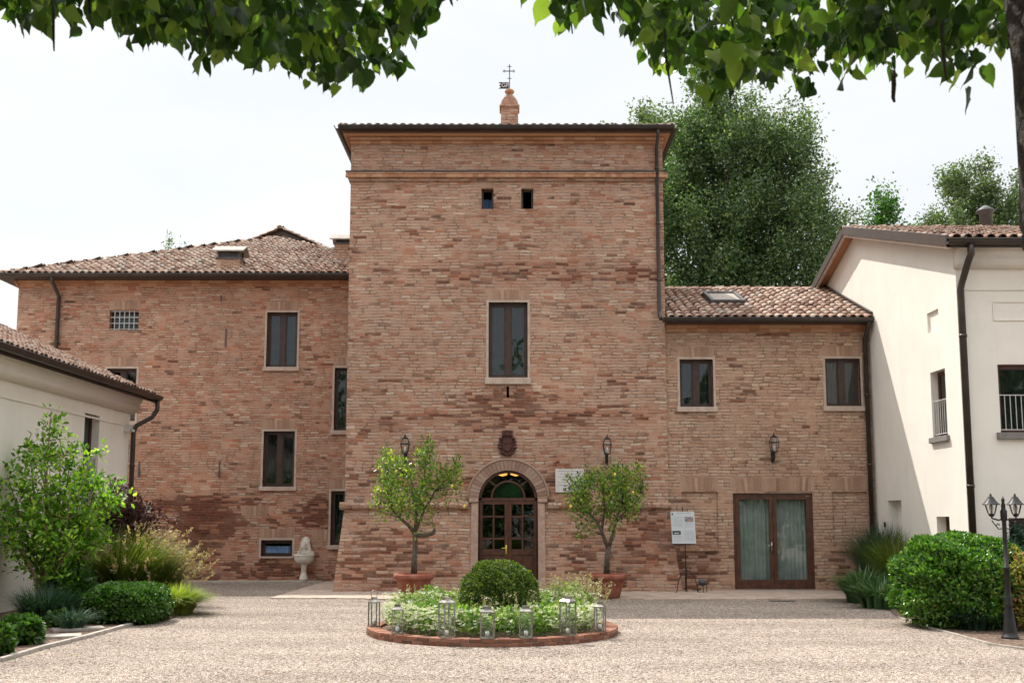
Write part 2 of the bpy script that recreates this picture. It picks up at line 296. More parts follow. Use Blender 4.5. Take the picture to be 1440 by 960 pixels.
M['autumn'] = leaf_mat('yellowing_leaf', [(0, (.10, .15, .03)), (.5, (.25, .26, .06)), (.8, (.40, .30, .08)), (1, (.50, .20, .07))], .35, .5, 1.2)
M['lemon'] = plain('lemon_skin', (.75, .52, .05), (.62, .55, .08), 9, .4)
M['amber'] = emit_mat('amber_lamp_glow', (1.0, .42, .08), 2.2)

# ------------------------------------------------------------------ mesh builder
ROOT = {}
class MB:
    def __init__(s): s.v = []; s.f = []
    def add(s, vs, fs):
        o = len(s.v); s.v.extend([tuple(v) for v in vs]); s.f.extend([tuple(i+o for i in f) for f in fs]); return s
    def box(s, x0, x1, y0, y1, z0, z1, F=None):
        vs = [(x, y, z) for x in (x0, x1) for y in (y0, y1) for z in (z0, z1)]
        if F: vs = [F(*v) for v in vs]
        return s.add(vs, [(0, 1, 3, 2), (4, 6, 7, 5), (0, 4, 5, 1), (2, 3, 7, 6), (0, 2, 6, 4), (1, 5, 7, 3)])
    def obox(s, c, ax, ay, az):
        c, ax, ay, az = map(Vector, (c, ax, ay, az))
        vs = [c+ax*i+ay*j+az*k for i in (-1, 1) for j in (-1, 1) for k in (-1, 1)]
        return s.add(vs, [(0, 1, 3, 2), (4, 6, 7, 5), (0, 4, 5, 1), (2, 3, 7, 6), (0, 2, 6, 4), (1, 5, 7, 3)])
    def tube(s, pts, r, seg=8, cap=True):
        pts = [Vector(p) for p in pts]; n = len(pts); rs = r if isinstance(r, (list, tuple)) else [r]*n
        o = len(s.v); prev = None
        for i, p in enumerate(pts):
            d = (pts[min(i+1, n-1)]-pts[max(i-1, 0)])
            d = d.normalized() if d.length > 1e-9 else Vector((0, 0, 1))
            if prev is None: a = d.cross(Vector((0, 0, 1)) if abs(d.z) < .9 else Vector((1, 0, 0))).normalized()
            else: a = (prev - d*prev.dot(d)); a = a.normalized() if a.length > 1e-6 else d.orthogonal().normalized()
            prev = a; b = d.cross(a)
            for k in range(seg):
                q = 2*math.pi*k/seg; s.v.append(tuple(p+(a*math.cos(q)+b*math.sin(q))*rs[i]))
        for i in range(n-1):
            for k in range(seg):
                k2 = (k+1) % seg; s.f.append((o+i*seg+k, o+i*seg+k2, o+(i+1)*seg+k2, o+(i+1)*seg+k))
        if cap: s.f.append(tuple(o+k for k in range(seg))[::-1]); s.f.append(tuple(o+(n-1)*seg+k for k in range(seg)))
        return s
    def lathe(s, prof, c, seg=24, sx=1, sy=1, flute=0, half=False):
        o = len(s.v); n = len(prof); c = Vector(c)
        for (r, z) in prof:
            for k in range(seg):
                q = 2*math.pi*k/seg; rr = r*(1+flute*math.cos(q*12)) if flute else r
                s.v.append((c.x+rr*sx*math.cos(q), c.y+rr*sy*math.sin(q), c.z+z))
        for i in range(n-1):
            for k in range(seg):
                k2 = (k+1) % seg; s.f.append((o+i*seg+k, o+i*seg+k2, o+(i+1)*seg+k2, o+(i+1)*seg+k))
        s.f.append(tuple(o+k for k in range(seg))[::-1]); s.f.append(tuple(o+(n-1)*seg+k for k in range(seg)))
        return s
    def extrude(s, prof, F, a0, a1):   # closed profile of (d,z) run from a0 to a1
        n = len(prof); vs = [F(a, d, z) for a in (a0, a1) for d, z in prof]
        fs = [(i, (i+1) % n, n+(i+1) % n, n+i) for i in range(n)] + [tuple(range(n))[::-1], tuple(range(n, 2*n))]
        return s.add(vs, fs)
    def poly(s, outer, holes, F, reveal=0.0, d=0.0, rholes=None):
        loops = [[Vector((a, z, 0)) for a, z in outer]] + [[Vector((a, z, 0)) for a, z in h] for h in holes]
        tris = tessellate_polygon(loops); flat = [p for l in loops for p in l]
        s.add([F(p.x, d, p.y) for p in flat], tris)
        for h in holes:
            n = len(h); s.add([F(a, d, z) for a, z in h]+[F(a, d-reveal, z) for a, z in h], [(i, (i+1) % n, n+(i+1) % n, n+i) for i in range(n)])
        return s
    def build(s, name, mat, parent=None, smooth=False, recalc=True, origin=None, bevel=0):
        me = bpy.data.meshes.new(name)
        org = Vector(origin) if origin is not None else (ROOT[parent.name] if parent is not None else Vector((0, 0, 0)))
        me.from_pydata([tuple(Vector(v)-org) for v in s.v], [], s.f); 
        if recalc:
            bm = bmesh.new(); bm.from_mesh(me); bmesh.ops.recalc_face_normals(bm, faces=bm.faces); bm.to_mesh(me); bm.free()
        me.materials.append(mat)
        if smooth: me.polygons.foreach_set('use_smooth', [True]*len(me.polygons))
        return link(name, me, parent, org, bevel)
def link(name, me, parent, org, bevel=0):
    o = bpy.data.objects.new(name, me); C.objects.link(o)
    if parent is not None: o.parent = parent; ROOT[o.name] = ROOT[parent.name]
    else: o.location = org; ROOT[o.name] = Vector(org)
    if bevel:
        b = o.modifiers.new('bevel', 'BEVEL'); b.width = bevel; b.segments = 2; b.limit_method = 'ANGLE'
    return o
def thing(name, label, cat, loc, group=None, rz=0):
    o = bpy.data.objects.new(name, None); C.objects.link(o); o.location = loc; o.rotation_euler.z = rz; o.empty_display_size = .2
    ROOT[o.name] = Vector(loc); return tag(o, label, cat, group)
def tag(o, label, cat, group=None, kind=None):
    o['label'] = label; o['category'] = cat
    if group: o['group'] = group
    if kind: o['kind'] = kind
    return o
def struct(o): o['kind'] = 'structure'; return o
def copy_tree(o, parent=None):
    c = o.copy(); C.objects.link(c); ROOT[c.name] = ROOT[o.name]
    if parent is not None: c.parent = parent
    for ch in list(o.children): copy_tree(ch, c)
    return c

# leaves -----------------------------------------------------------
def _tpl(kind):
    if kind == 'quad': return np.array([(-.28, 0, 0), (.28, 0, 0), (.28, 1, .1), (-.28, 1, .1)], float), [(0, 1, 2, 3)]
    if kind == 'oval': return np.array([(0, 0, 0), (.30, .45, .08), (0, 1, -.08), (-.30, .45, .08)], float), [(0, 1, 2, 3)]
    if kind == 'fold': return np.array([(0, 0, 0), (.26, .3, .08), (.24, .7, .05), (0, 1, -.10), (-.24, .7, .05), (-.26, .3, .08), (0, .5, -.02)], float), [(0, 1, 6), (1, 2, 6), (2, 3, 6), (3, 4, 6), (4, 5, 6), (5, 0, 6)]
    if kind == 'blade': return np.array([(-.03, 0, 0), (.03, 0, 0), (.028, .4, .02), (-.028, .4, .02), (.018, .75, -.08), (-.018, .75, -.08), (0, 1, -.28)], float), [(0, 1, 2, 3), (3, 2, 4, 5), (5, 4, 6)]
    if kind == 'heart':
        o = [(0, .04), (.20, -.05), (.40, .06), (.49, .28), (.44, .52), (.30, .74), (.10, .92), (0, 1.16), (-.10, .92), (-.30, .74), (-.44, .52), (-.49, .28), (-.40, .06), (-.20, -.05)]
        mid = [(0, .3), (0, .65)]
        v = [(x, y, .30*abs(x)+.07*math.sin(6*y+4*x)-.22*y*y) for x, y in o] + [(x, y, -.03-.22*y*y) for x, y in mid]
        fs = [(0, 1, 14), (1, 2, 14), (2, 3, 14), (3, 4, 15, 14), (4, 5, 15), (5, 6, 15), (6, 7, 15), (7, 8, 15), (8, 9, 15), (9, 10, 15), (10, 11, 14, 15), (11, 12, 14), (12, 13, 14), (13, 0, 14)]
        return np.array(v, float), fs
def leaf_arrays(P, D, S, kind, N=None):
    """P positions, D growth direction of each leaf, S size"""
    tv, tf = _tpl(kind); n = len(P); D = D/np.maximum(np.linalg.norm(D, axis=1, keepdims=True), 1e-6)
    if N is None: N = rng.normal(size=(n, 3))
    N = N - (N*D).sum(1, keepdims=True)*D; N /= np.maximum(np.linalg.norm(N, axis=1, keepdims=True), 1e-6)
    T = np.cross(D, N); S = np.broadcast_to(np.asarray(S, float), (n,))[:, None, None]
    W_ = rng.uniform(.72, 1.08, n)[:, None, None]; V = P[:, None, :] + S*(W_*tv[None, :, 0:1]*T[:, None, :] + tv[None, :, 1:2]*D[:, None, :] + tv[None, :, 2:3]*N[:, None, :])
    return V.reshape(-1, 3), tf, len(tv), n
def leaf_obj(name, parts, mat, parent, origin=None):
    """parts: list of (P,D,S,kind,N)"""
    vs = []; loops = []; starts = []; tot = []; off = 0; lo = 0
    for p in parts:
        V, tf, k, n = leaf_arrays(*p); vs.append(V); base = off + np.arange(n)*k
        flat = np.concatenate([np.array(f) for f in tf]); lens = np.array([len(f) for f in tf])
        loops.append((base[:, None]+flat[None, :]).ravel()); L = len(flat)
        st = np.concatenate([[0], np.cumsum(lens)[:-1]]); starts.append((lo+np.arange(n)[:, None]*L+st[None, :]).ravel()); tot.append(np.tile(lens, n))
        lo += n*L; off += n*k
    V = np.concatenate(vs); lp = np.concatenate(loops); st = np.concatenate(starts)
    org = Vector(origin) if origin is not None else (ROOT[parent.name] if parent is not None else Vector((0, 0, 0)))
    V = V - np.array(org)
    me = bpy.data.meshes.new(name); me.vertices.add(len(V)); me.vertices.foreach_set('co', V.ravel().astype(np.float32))
    me.loops.add(len(lp)); me.loops.foreach_set('vertex_index', lp.astype(np.int32)); me.polygons.add(len(st)); me.polygons.foreach_set('loop_start', st.astype(np.int32))
    me.update(calc_edges=True); me.validate(); me.materials.append(mat)
    return link(name, me, parent, org)
def unit(n): a = rng.normal(size=(n, 3)); return a/np.linalg.norm(a, axis=1, keepdims=True)
UP = np.array([0, 0, 1.0])

def crown_tree(name, label, base, H, prof, nclump, per, size, mat, trunk_r=.25, cat='tree', group=None, sig=(.38, .38, .58), z0=.25, seed=1, kind='oval', limbs=40, bark='bark', lean=.4, edge=.55):
    r_ = np.random.default_rng(seed); root = thing(name, label, cat, base, group); bx, by, bz = base
    zs = np.array([p[0] for p in prof]); rr = np.array([p[1] for p in prof])
    cz = []; 
    while len(cz) < nclump:
        z = r_.uniform(zs[0], zs[-1]); q = np.interp(z, zs, rr)
        if r_.random() < (q/rr.max())**1.3+.05: cz.append(z)
    cz = np.array(cz); q = np.interp(cz, zs, rr); an = r_.uniform(0, 2*np.pi, nclump); rad = q*r_.random(nclump)**edge*(1+.16*np.sin(an*3+cz*1.1+seed)+r_.normal(0, .07, nclump))
    cc = np.stack([bx+rad*np.cos(an), by+rad*np.sin(an), bz+cz*H], 1)
    mb = MB(); top = H*zs[-1]*.93
    tp = [Vector((bx+.15*math.sin(k*.9+seed), by+.12*math.cos(k*1.1), bz+top*k/8)) for k in range(9)]
    mb.tube(tp, [trunk_r*(1-.9*k/8)+.02 for k in range(9)], 9)
    mb.build('trunk', M[bark], root, True)
    lb = MB()
    for i in (r_.choice(nclump, min(limbs, nclump), replace=False) if limbs else ()):
        c = Vector(cc[i]); zz = max(bz+H*z0*.8, c.z-(Vector((c.x-bx, c.y-by, 0)).length)*1.6); s0 = Vector((bx, by, zz)); mid = s0.lerp(c, .5)+Vector((0, 0, -.12*(c-s0).length))+Vector(r_.normal(0, .12, 3))
        rb = .035+.1*trunk_r*r_.random(); lb.tube([s0, s0.lerp(mid, .55), mid, mid.lerp(c, .6), c], [rb*1.6, rb*1.3, rb, rb*.65, rb*.25], 5)
    if limbs: lb.build('branches', M[bark], root, True)
    n = nclump*per; idx = np.repeat(np.arange(nclump), per); out = cc-np.array([bx, by, 0]); out[:, 2] = 0
    g = np.clip(r_.normal(size=(n, 3)), -1.7, 1.7)*np.array(sig)*(r_.random(n)[:, None]*.6+.50)
    o2 = out[idx]/np.maximum(np.linalg.norm(out[idx], axis=1, keepdims=True), .3)
    P_ = cc[idx]+g+o2*g[:, 2:3]*.25*lean
    D = r_.normal(size=(n, 3))+o2*.5+UP*.1
    leaf_obj('crown', [(P_, D, size*r_.uniform(.7, 1.3, n), kind)], M[mat], root)
    return root

def blob(name, label, c, rad, n, size, mat, kind='fold', seed=0, cat='shrub', flat=0.0, noise=.07, cluster=.0, up=.3, group=None, depth=.14):
    """clipped evergreen: leaves over a lumpy dome, twiggy core inside"""
    r_ = np.random.default_rng(seed); c = np.array(c, float); rad = np.array(rad, float)
    root = thing(name, label, cat, (c[0], c[1], 0), group)
    d = r_.normal(size=(n, 3)); d[:, 2] = np.where(d[:, 2] < -.75, -d[:, 2], d[:, 2]); d /= np.linalg.norm(d, axis=1, keepdims=True)
    f = 1+noise*(np.sin(d[:, 0]*5+seed)*np.cos(d[:, 1]*4+1)+.6*np.sin(d[:, 2]*9+d[:, 0]*7+seed)+.5*np.sin(d[:, 0]*17+d[:, 1]*13)*np.cos(d[:, 2]*15))
    f = f-depth*r_.random(n)**1.6; sq = np.sign(d)*np.abs(d)**(1-flat)
    P_ = c+sq*rad*f[:, None]; P_[:, 2] = np.maximum(P_[:, 2], .03+.08*r_.random(n))
    D = d*.7+unit(n)*.8+UP*up
    leaf_obj('foliage', [(P_, D, size*r_.uniform(.65, 1.3, n), kind, d+unit(n)*.6)], M[mat], root)
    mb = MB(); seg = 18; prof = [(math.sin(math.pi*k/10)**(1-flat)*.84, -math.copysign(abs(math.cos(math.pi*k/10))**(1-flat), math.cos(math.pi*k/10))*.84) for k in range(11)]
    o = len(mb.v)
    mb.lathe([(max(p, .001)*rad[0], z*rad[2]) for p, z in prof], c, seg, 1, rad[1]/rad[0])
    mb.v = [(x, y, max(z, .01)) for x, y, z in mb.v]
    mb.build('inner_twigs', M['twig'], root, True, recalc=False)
    return root

def tuft(name, label, c, n, length, mat, spread=.8, seed=0, r0=.12, w=1.0, group=None, cat='ornamental grass', plume=0, pmat='plume', lean=(0, 0), plen=.2, extra=None):
    r_ = np.random.default_rng(seed); root = thing(name, label, cat, tuple(c), group)
    a = r_.uniform(0, 2*np.pi, n); P_ = np.stack([c[0]+r0*np.cos(a)*r_.random(n), c[1]+r0*np.sin(a)*r_.random(n), np.full(n, c[2])], 1)
    segs = MB(); V = []; F_ = []; k = 5
    sp = spread*r_.random(n)**.7; L = length*r_.uniform(.65, 1.1, n); wd = w*.006*r_.uniform(.7, 1.4, n)
    tips = []; vs = np.zeros((n, (k+1)*2, 3))
    for j in range(k+1):
        q = j/k; hor = sp*q*q*.9+sp*.15*q; ver = q*(1-.45*sp*q*q)
        cx = P_[:, 0]+L*hor*np.cos(a)+lean[0]*q*q; cy = P_[:, 1]+L*hor*np.sin(a)+lean[1]*q*q; cz_ = c[2]+L*ver
        wj = wd*(1-q)**.6+.001
        vs[:, j*2] = np.stack([cx-wj*np.sin(a), cy+wj*np.cos(a), cz_], 1); vs[:, j*2+1] = np.stack([cx+wj*np.sin(a), cy-wj*np.cos(a), cz_], 1)
        tips = np.stack([cx, cy, cz_], 1)
    V = vs.reshape(-1, 3); B = (k+1)*2; fs = []
    for i in range(n):
        for j in range(k): o = i*B+j*2; fs.append((o, o+1, o+3, o+2))
    mb = MB(); mb.v = [tuple(x) for x in V]; mb.f = fs; mb.build('blades', M[mat], root, recalc=False)
    if plume:
        pi = r_.choice(n, plume, replace=False); m = 16
        base = np.repeat(tips[pi], m, 0); az = np.repeat(a[pi], m); dirn = np.stack([np.cos(az)*.6, np.sin(az)*.6, np.full(len(az), .55)], 1)
        tt = r_.random(len(az))*plen; PP = base+dirn*(tt[:, None]-plen*.5)+r_.normal(0, .012, (len(az), 3))
        leaf_obj('plumes', [(PP, dirn+r_.normal(0, .5, dirn.shape), r_.uniform(.03, .06, len(az)), 'quad')], M[pmat], root)
    return root

# facade frames: (along, out, up)
def Ffront(Y): return lambda a, d, z: (a, Y-d, z)
def Fwest(X): return lambda a, d, z: (X-d, a, z)     # wall that faces -X
def Feast(X): return lambda a, d, z: (X+d, a, z)
def rect(a0, a1, z0, z1): return [(a0, z0), (a1, z0), (a1, z1), (a0, z1)]
def prect(x0, y0, x1, y1, Y): a = atY(x0, y1, Y); b = atY(x1, y0, Y); m = atY((x0+x1)/2, (y0+y1)/2, Y); w = (x1-x0)/2*(atY(x1, (y0+y1)/2, Y).x-atY(x0, (y0+y1)/2, Y).x)/(x1-x0); return (m.x-w, m.x+w, a.z, b.z)

def voussoirs(F, a0, a1, z0, h, parent, name='flat_arch', bw=.075, d0=-.05, d1=.004, splay=.28, mat='voussoir'):
    mb = MB(); n = max(3, int((a1-a0+.1)/bw)); cx = (a0+a1)/2
    for i in range(n):
        q0 = i/n; q1 = (i+1)/n-.006/ (a1-a0); f = lambda q, z: (cx+((a0+(a1-a0)*q)-cx)*(1+splay*(z-z0)/max(a1-a0, .1)), z)
        hh = h*(1+.03*math.sin(i*7.3))
        pts = [f(q0, z0), f(q1, z0), f(q1, z0+hh), f(q0, z0+hh)]; dd = d1+.003*((i*37) % 5)/4
        vs = [F(a, d, z) for d in (d0, dd) for a, z in pts]; mb.add(vs, [(0, 1, 2, 3), (4, 5, 6, 7), (0, 1, 5, 4), (1, 2, 6, 5), (2, 3, 7, 6), (3, 0, 4, 7)])
    return mb.build(name, M[mat], parent)

def window(F, r, parent, setback=.16, leaves=2, curtain='curtain', surround=.06, sill=True, arch=True, sillh=.12, mat='wood', mullion=.075, rail=False, sill_mat='stone', cfrac=1.0, name='window', label=None, sillx=.09, fr=.06):
    a0, a1, z0, z1 = r; sb = setback; fr_ = MB(); d0, d1 = -sb-.05, -sb
    s = surround
    A0, A1, Z0, Z1 = a0+s*.0, a1-s*.0, z0, z1
    fr_.box(A0, A0+fr, d0, d1, Z0, Z1, F); fr_.box(A1-fr, A1, d0, d1, Z0, Z1, F); fr_.box(A0+fr, A1-fr, d0, d1, Z1-fr, Z1, F); fr_.box(A0+fr, A1-fr, d0, d1, Z0, Z0+fr, F)
    lw = (A1-A0-2*fr)/leaves
    for i in range(1, leaves): c = A0+fr+lw*i; fr_.box(c-mullion, c+mullion, d0+.002, d1+.012, Z0+fr, Z1-fr, F)
    for i in range(leaves):   # casement rails
        b0 = A0+fr+lw*i+(mullion if i else 0); b1 = A0+fr+lw*(i+1)-(mullion if i < leaves-1 else 0)
        fr_.box(b0, b1, d0+.006, d1-.012, Z0+fr, Z0+fr+.035, F); fr_.box(b0, b1, d0+.006, d1-.012, Z1-fr-.035, Z1-fr, F)
        fr_.box(b0, b0+.03, d0+.006, d1-.012, Z0+fr+.035, Z1-fr-.035, F); fr_.box(b1-.03, b1, d0+.006, d1-.012, Z0+fr+.035, Z1-fr-.035, F)
    w = fr_.build(name, M[mat], parent)
    if label: w['label'] = label
    g = MB(); g.box(A0+fr*.8, A1-fr*.8, d0+.018, d0+.024, Z0+fr*.8, Z1-fr*.8, F); g.build('pane', M['glass'], w)
    if curtain:
        mb = MB(); zt = Z1-.03 if cfrac == 1 else Z0+(Z1-Z0)*cfrac; zb = Z0+.03; n = max(12, int((A1-A0)*40))
        pts = [(A0+.02+(A1-A0-.04)*i/n, d0-.09+.022*math.sin(i*1.35)+.012*math.sin(i*.53)) for i in range(n+1)]
        mb.add([F(a, d, z) for a, d in pts for z in (zb, zt)], [(2*i, 2*i+2, 2*i+3, 2*i+1) for i in range(n)]); mb.build('curtain', M[curtain], w, True, recalc=False)
    if surround:
        mb = MB(); dd0, dd1 = -.10, .012
        mb.box(a0-s, a0, dd0, dd1, z0, z1+s, F); mb.box(a1, a1+s, dd0, dd1, z0, z1+s, F); mb.box(a0, a1, dd0, dd1, z1, z1+s, F); mb.build('surround', M['stone'], w)
    if sill:
        mb = MB(); mb.box(a0-sillx, a1+sillx, -sb, .07, z0-sillh, z0, F); mb.build('sill', M[sill_mat], w, bevel=.008)
    if arch: voussoirs(F, a0-s*.5, a1+s*.5, z1+s+.01, .26, w)
    if rail:
        mb = MB(); zr = z0+.55*(z1-z0)
        n = max(4, int((a1-a0)/.11))
        mb.tube([F(a0, -.05, zr), F(a1, -.05, zr)], .012, 6); mb.tube([F(a0, -.05, z0+.06), F(a1, -.05, z0+.06)], .012, 6)
        for i in range(n+1): a = a0+.02+(a1-a0-.04)*i/n; mb.tube([F(a, -.05, z0+.06), F(a, -.05, zr)], .009, 6)
        mb.build('railing', M['iron_white'], w)
    return w

def tiles(name, o, ud, sd, W, Ls, inside, parent, mat='tile', cw=.215, rl=.34, seed=0):
    """canal tiles on one slope: o = eave start, ud along eave, sd up the slope; inside(u,s) -> bool"""
    r_ = random.Random(seed); o, ud, sd = Vector(o), Vector(ud).normalized(), Vector(sd).normalized(); nn = ud.cross(sd)
    if nn.z < 0: nn = -nn
    mb = MB(); mp = MB(); K = 6
    for i in range(int(W/cw)+1):
        for j in range(int(Ls/rl)+1):
            u = (i+.5)*cw; s = j*rl
            if not inside(u, s+rl*.5): continue
            u += r_.uniform(-.012, .012); s2 = s+r_.uniform(-.02, .02); tilt = r_.uniform(-.025, .025); lift = r_.uniform(0, .012)
            ra, rb = .098, .080; L = rl+.07; th = .014
            pts = []
            for (sv, rad, zz) in ((s2-.02, ra, .050+lift), (s2+L, rb, .026)):
                for k in range(K+1):
                    q = math.pi*k/K; pts.append(o+ud*(u+tilt*(sv-s2)-rad*math.cos(q))+sd*sv+nn*(zz+rad*.82*math.sin(q)))
            for k in range(K+1):
                q = math.pi*k/K; pts.append(o+ud*(u-(ra-th)*math.cos(q))+sd*(s2-.02)+nn*(.050+lift+(ra-th)*.82*math.sin(q)-.004))
            fs = [(k, k+1, K+2+k, K+1+k) for k in range(K)]+[(k, 2*K+2+k, 2*K+3+k, k+1) for k in range(K)]
            mb.add(pts, fs)
            up = i*cw+cw; pts = []
            for (sv, rad, zz) in ((s2-.05, .075, .085), (s2+L, .085, .060)):
                for k in range(5): q = math.pi*k/4; pts.append(o+ud*(up-rad*math.cos(q))+sd*sv+nn*(zz-rad*.75*math.sin(q)))
            mp.add(pts, [(k, k+1, 6+k, 5+k) for k in range(4)])
    a = mb.build(name, M[mat], parent, True, recalc=False)
    ps = [bool(i) for i in range(0)]
    b = mp.build('under_tiles', M['pan'], a, True, recalc=False)
    return a
def ridge(p0, p1, parent, mat='tile', name='ridge_tiles', seed=0):
    p0, p1 = Vector(p0), Vector(p1); d = (p1-p0); L = d.length; d.normalize(); n = int(L/.38)+1; up = Vector((0, 0, 1)); sdv = d.cross(up).normalized(); nn = sdv.cross(d)
    r_ = random.Random(seed); mb = MB(); K = 6
    for i in range(n):
        s = i*L/n; pts = []; jit = r_.uniform(-.01, .015)
        for (sv, rad, zz) in ((s-.02, .115, .045+jit), (s+L/n+.05, .095, .02)):
            for k in range(K+1): q = math.pi*k/K; pts.append(p0+d*sv+sdv*(-rad*math.cos(q))+nn*(zz+rad*.85*math.sin(q)))
        for k in range(K+1): q = math.pi*k/K; pts.append(p0+d*(s-.02)+sdv*(-.098*math.cos(q))+nn*(.045+jit+.098*.85*math.sin(q)-.006))
        mb.add(pts, [(k, k+1, K+2+k, K+1+k) for k in range(K)]+[(k, 2*K+2+k, 2*K+3+k, k+1) for k in range(K)])
    return mb.build(name, M[mat], parent, True, recalc=False)
def gutter(F, a0, a1, d, z, parent, r=.085, name='gutter', mat='metal_brown'):
    prof = [(d+r*math.cos(q), z-r*1.05*math.sin(q)) for q in [math.pi*k/8 for k in range(9)]]
    prof = prof[::-1]; prof2 = [(d+(r-.012)*math.cos(q), z+.002-(r-.012)*math.sin(q)) for q in [math.pi*k/8 for k in range(9)]]
    mb = MB(); mb.extrude(prof+prof2, F, a0, a1)
    mb.tube([F(a0, d+r, z+.004), F(a1, d+r, z+.004)], .014, 6)
    n = int(abs(a1-a0)/1.0)
    for i in range(n+1): a = a0+(a1-a0)*(i+.5)/(n+1); mb.box(a-.012, a+.012, d-r, d+r+.006, z-.002, z+.010, F)
    return mb.build(name, M[mat], parent)
def downpipe(pts, parent, r=.055, clips=()):
    mb = MB(); mb.tube(pts, r, 12)
    for p in clips: p = Vector(p); mb.tube([p-Vector((0, 0, .03)), p+Vector((0, 0, .03))], r+.012, 12)
    return mb.build('downpipe', M['metal_brown'], parent, True)
#SETTING
# ------------------------------------------------------------------ setting
mb = MB(); mb.add([(-400, -300, 0), (400, -300, 0), (400, 900, 0), (-400, 900, 0)], [(0, 1, 2, 3)]); struct(mb.build('ground', M['gravel'], recalc=False))
# pavement in front of tower and right wing, brick apron beside the tower
yp = gnd(1000, 843).y
mb = MB(); mb.box(gnd(515, 842).x, 9.28, yp, 27.6, -.1, .030); struct(mb.build('pavement', M['paving'], bevel=.006))
mb = MB(); a = [gnd(380, 841.5), gnd(515, 842), Vector((gnd(515, 842).x, 31.29, 0)), Vector((atY(455, 822, 31).x, 31.29, 0))]
mb.add([(p.x, p.y, .026) for p in a]+[(p.x, p.y, -.05) for p in a], [(0, 1, 2, 3), (0, 1, 5, 4), (1, 2, 6, 5), (2, 3, 7, 6), (3, 0, 4, 7)]); struct(mb.build('brick_path', M['paving']))
mb = MB(); mb.box(-14.3, a[3].x-.02, 30.75, 31.28, -.05, .05); struct(mb.build('stone_kerb', M['kerb']))

# ================================================================== TOWER
ZS = atY(560, 711, YT).z                # lower string course
Zc1 = atY(600, 245, YT).z               # upper string course
XL = atY(489, 480, YT).x; XR = atY(936, 480, YT).x
ZE = atY(720, 175, YT-.40).z            # eave
YB = 36.5                               # back of tower
tower = thing('brick_tower', 'tall square brick tower with arched wooden entrance door in the middle', 'tower', (0, YT, 0))
F = Ffront(YT)
wr1 = prect(687, 425, 742, 531, YT)
hs = [prect(677, 265, 694, 294, YT), prect(733, 265, 750, 294, YT)]
dX0, dX1, _, _ = prect(673, 662, 756, 700, YT); dcx = (dX0+dX1)/2; dr = (dX1-dX0)/2; dzc = atY(714, 661, YT).z-dr
arc = [(dcx-dr*math.cos(q), dzc+dr*math.sin(q)) for q in [math.pi*k/20 for k in range(21)]]
slit = (atY(714, 545, YT).x-.03, atY(714, 545, YT).x+.035, atY(714, 559, YT).z, atY(714, 543, YT).z)
mb = MB()
outer = [(XL, ZS)]+[(dX0, ZS)]+arc+[(dX1, ZS), (XR, ZS), (XR, ZE+.02), (XL, ZE+.02)]
mb.poly(outer, [rect(*wr1), rect(*hs[0]), rect(*hs[1]), rect(*slit)], F, .3)
for i in range(20): (a, z), (b, y) = arc[i], arc[i+1]; mb.add([F(a, 0, z), F(b, 0, y), F(b, -.3, y), F(a, -.3, z)], [(0, 1, 2, 3)])
for x in (XL, XR): mb.add([(x, YT, ZS), (x, YB, ZS), (x, YB, ZE), (x, YT, ZE)], [(0, 1, 2, 3)])
mb.add([(XL, YB, 0), (XR, YB, 0), (XR, YB, ZE), (XL, YB, ZE)], [(0, 1, 2, 3)])
# battered base
SC = .34; xl0 = gnd(467, 833).x; xr0 = gnd(958, 832).x
def Fb(a, d, z):
    q = 1-z/ZS; x = a
    if abs(a-XL) < 1e-4: x = XL+(xl0-XL)*q
    if abs(a-XR) < 1e-4: x = XR+(xr0-XR)*q
    return (x, YT-SC*q-d, z)
mb.poly([(XL, 0), (dX0, 0), (dX0, ZS), (XL, ZS)], [], Fb); mb.poly([(dX1, 0), (XR, 0), (XR, ZS), (dX1, ZS)], [], Fb)
mb.add([(dX0, YT-SC, 0), (dX0, YT, ZS), (dX0, YT+.3, ZS), (dX0, YT+.3, 0)], [(0, 1, 2, 3)]); mb.add([(dX1, YT-SC, 0), (dX1, YT, ZS), (dX1, YT+.3, ZS), (dX1, YT+.3, 0)], [(0, 1, 2, 3)])
mb.add([(XL, YT, ZS), (xl0, YT-SC, 0), (xl0, YB, 0), (XL, YB, ZS)], [(0, 1, 2, 3)]); mb.add([(XR, YT, ZS), (xr0, YT-SC, 0), (xr0, YB, 0), (XR, YB, ZS)], [(0, 1, 2, 3)])
mb.build('wall', M['brick_tower'], tower)
mb = MB(); mb.box(XL+.02, XR-.02, YT+.6, YT+.62, 0, 3.6); mb.box(XL+.02, XR-.02, YT+.02, YB-.02, 3.62, 3.7)
# upper string course and cornice below the eave
def around(prof, name, mat, parent, x0=XL, x1=XR, y0=YT, y1=YB, nb=None):
    mb = MB(); pts = []
    for (d, z) in prof: pts.append([(x0-d, y0-d, z), (x1+d, y0-d, z), (x1+d, y1+d, z), (x0-d, y1+d, z)])
    n = len(prof); vs = [p for q in pts for p in q]; fs = []
    for i in range(n-1):
        for k in range(4): k2 = (k+1) % 4; fs.append((i*4+k, i*4+k2, (i+1)*4+k2, (i+1)*4+k))
    mb.add(vs, fs); return mb.build(name, M[mat], parent)
around([(-.01, Zc1-.20), (.045, Zc1-.20), (.045, Zc1-.12), (.075, Zc1-.12), (.075, Zc1-.02), (.11, Zc1-.01), (.11, Zc1+.03), (-.01, Zc1+.07)], 'upper_string_course', 'brick_tower', tower)
mb = MB(); x = XL-.12; k = 0
while x < XR+.1: mb.box(x, min(x+.135, XR+.12), YT-.122, YT-.05, Zc1-.115, Zc1-.03); x += .14
mb.build('string_bricks', M['cornice_brick'], tower)
around([(.10, Zc1+.03), (.125, Zc1+.032), (.125, Zc1+.062), (-.01, Zc1+.085)], 'string_flashing', 'metal_brown', tower)
mb = MB(); x = XL-.02; 
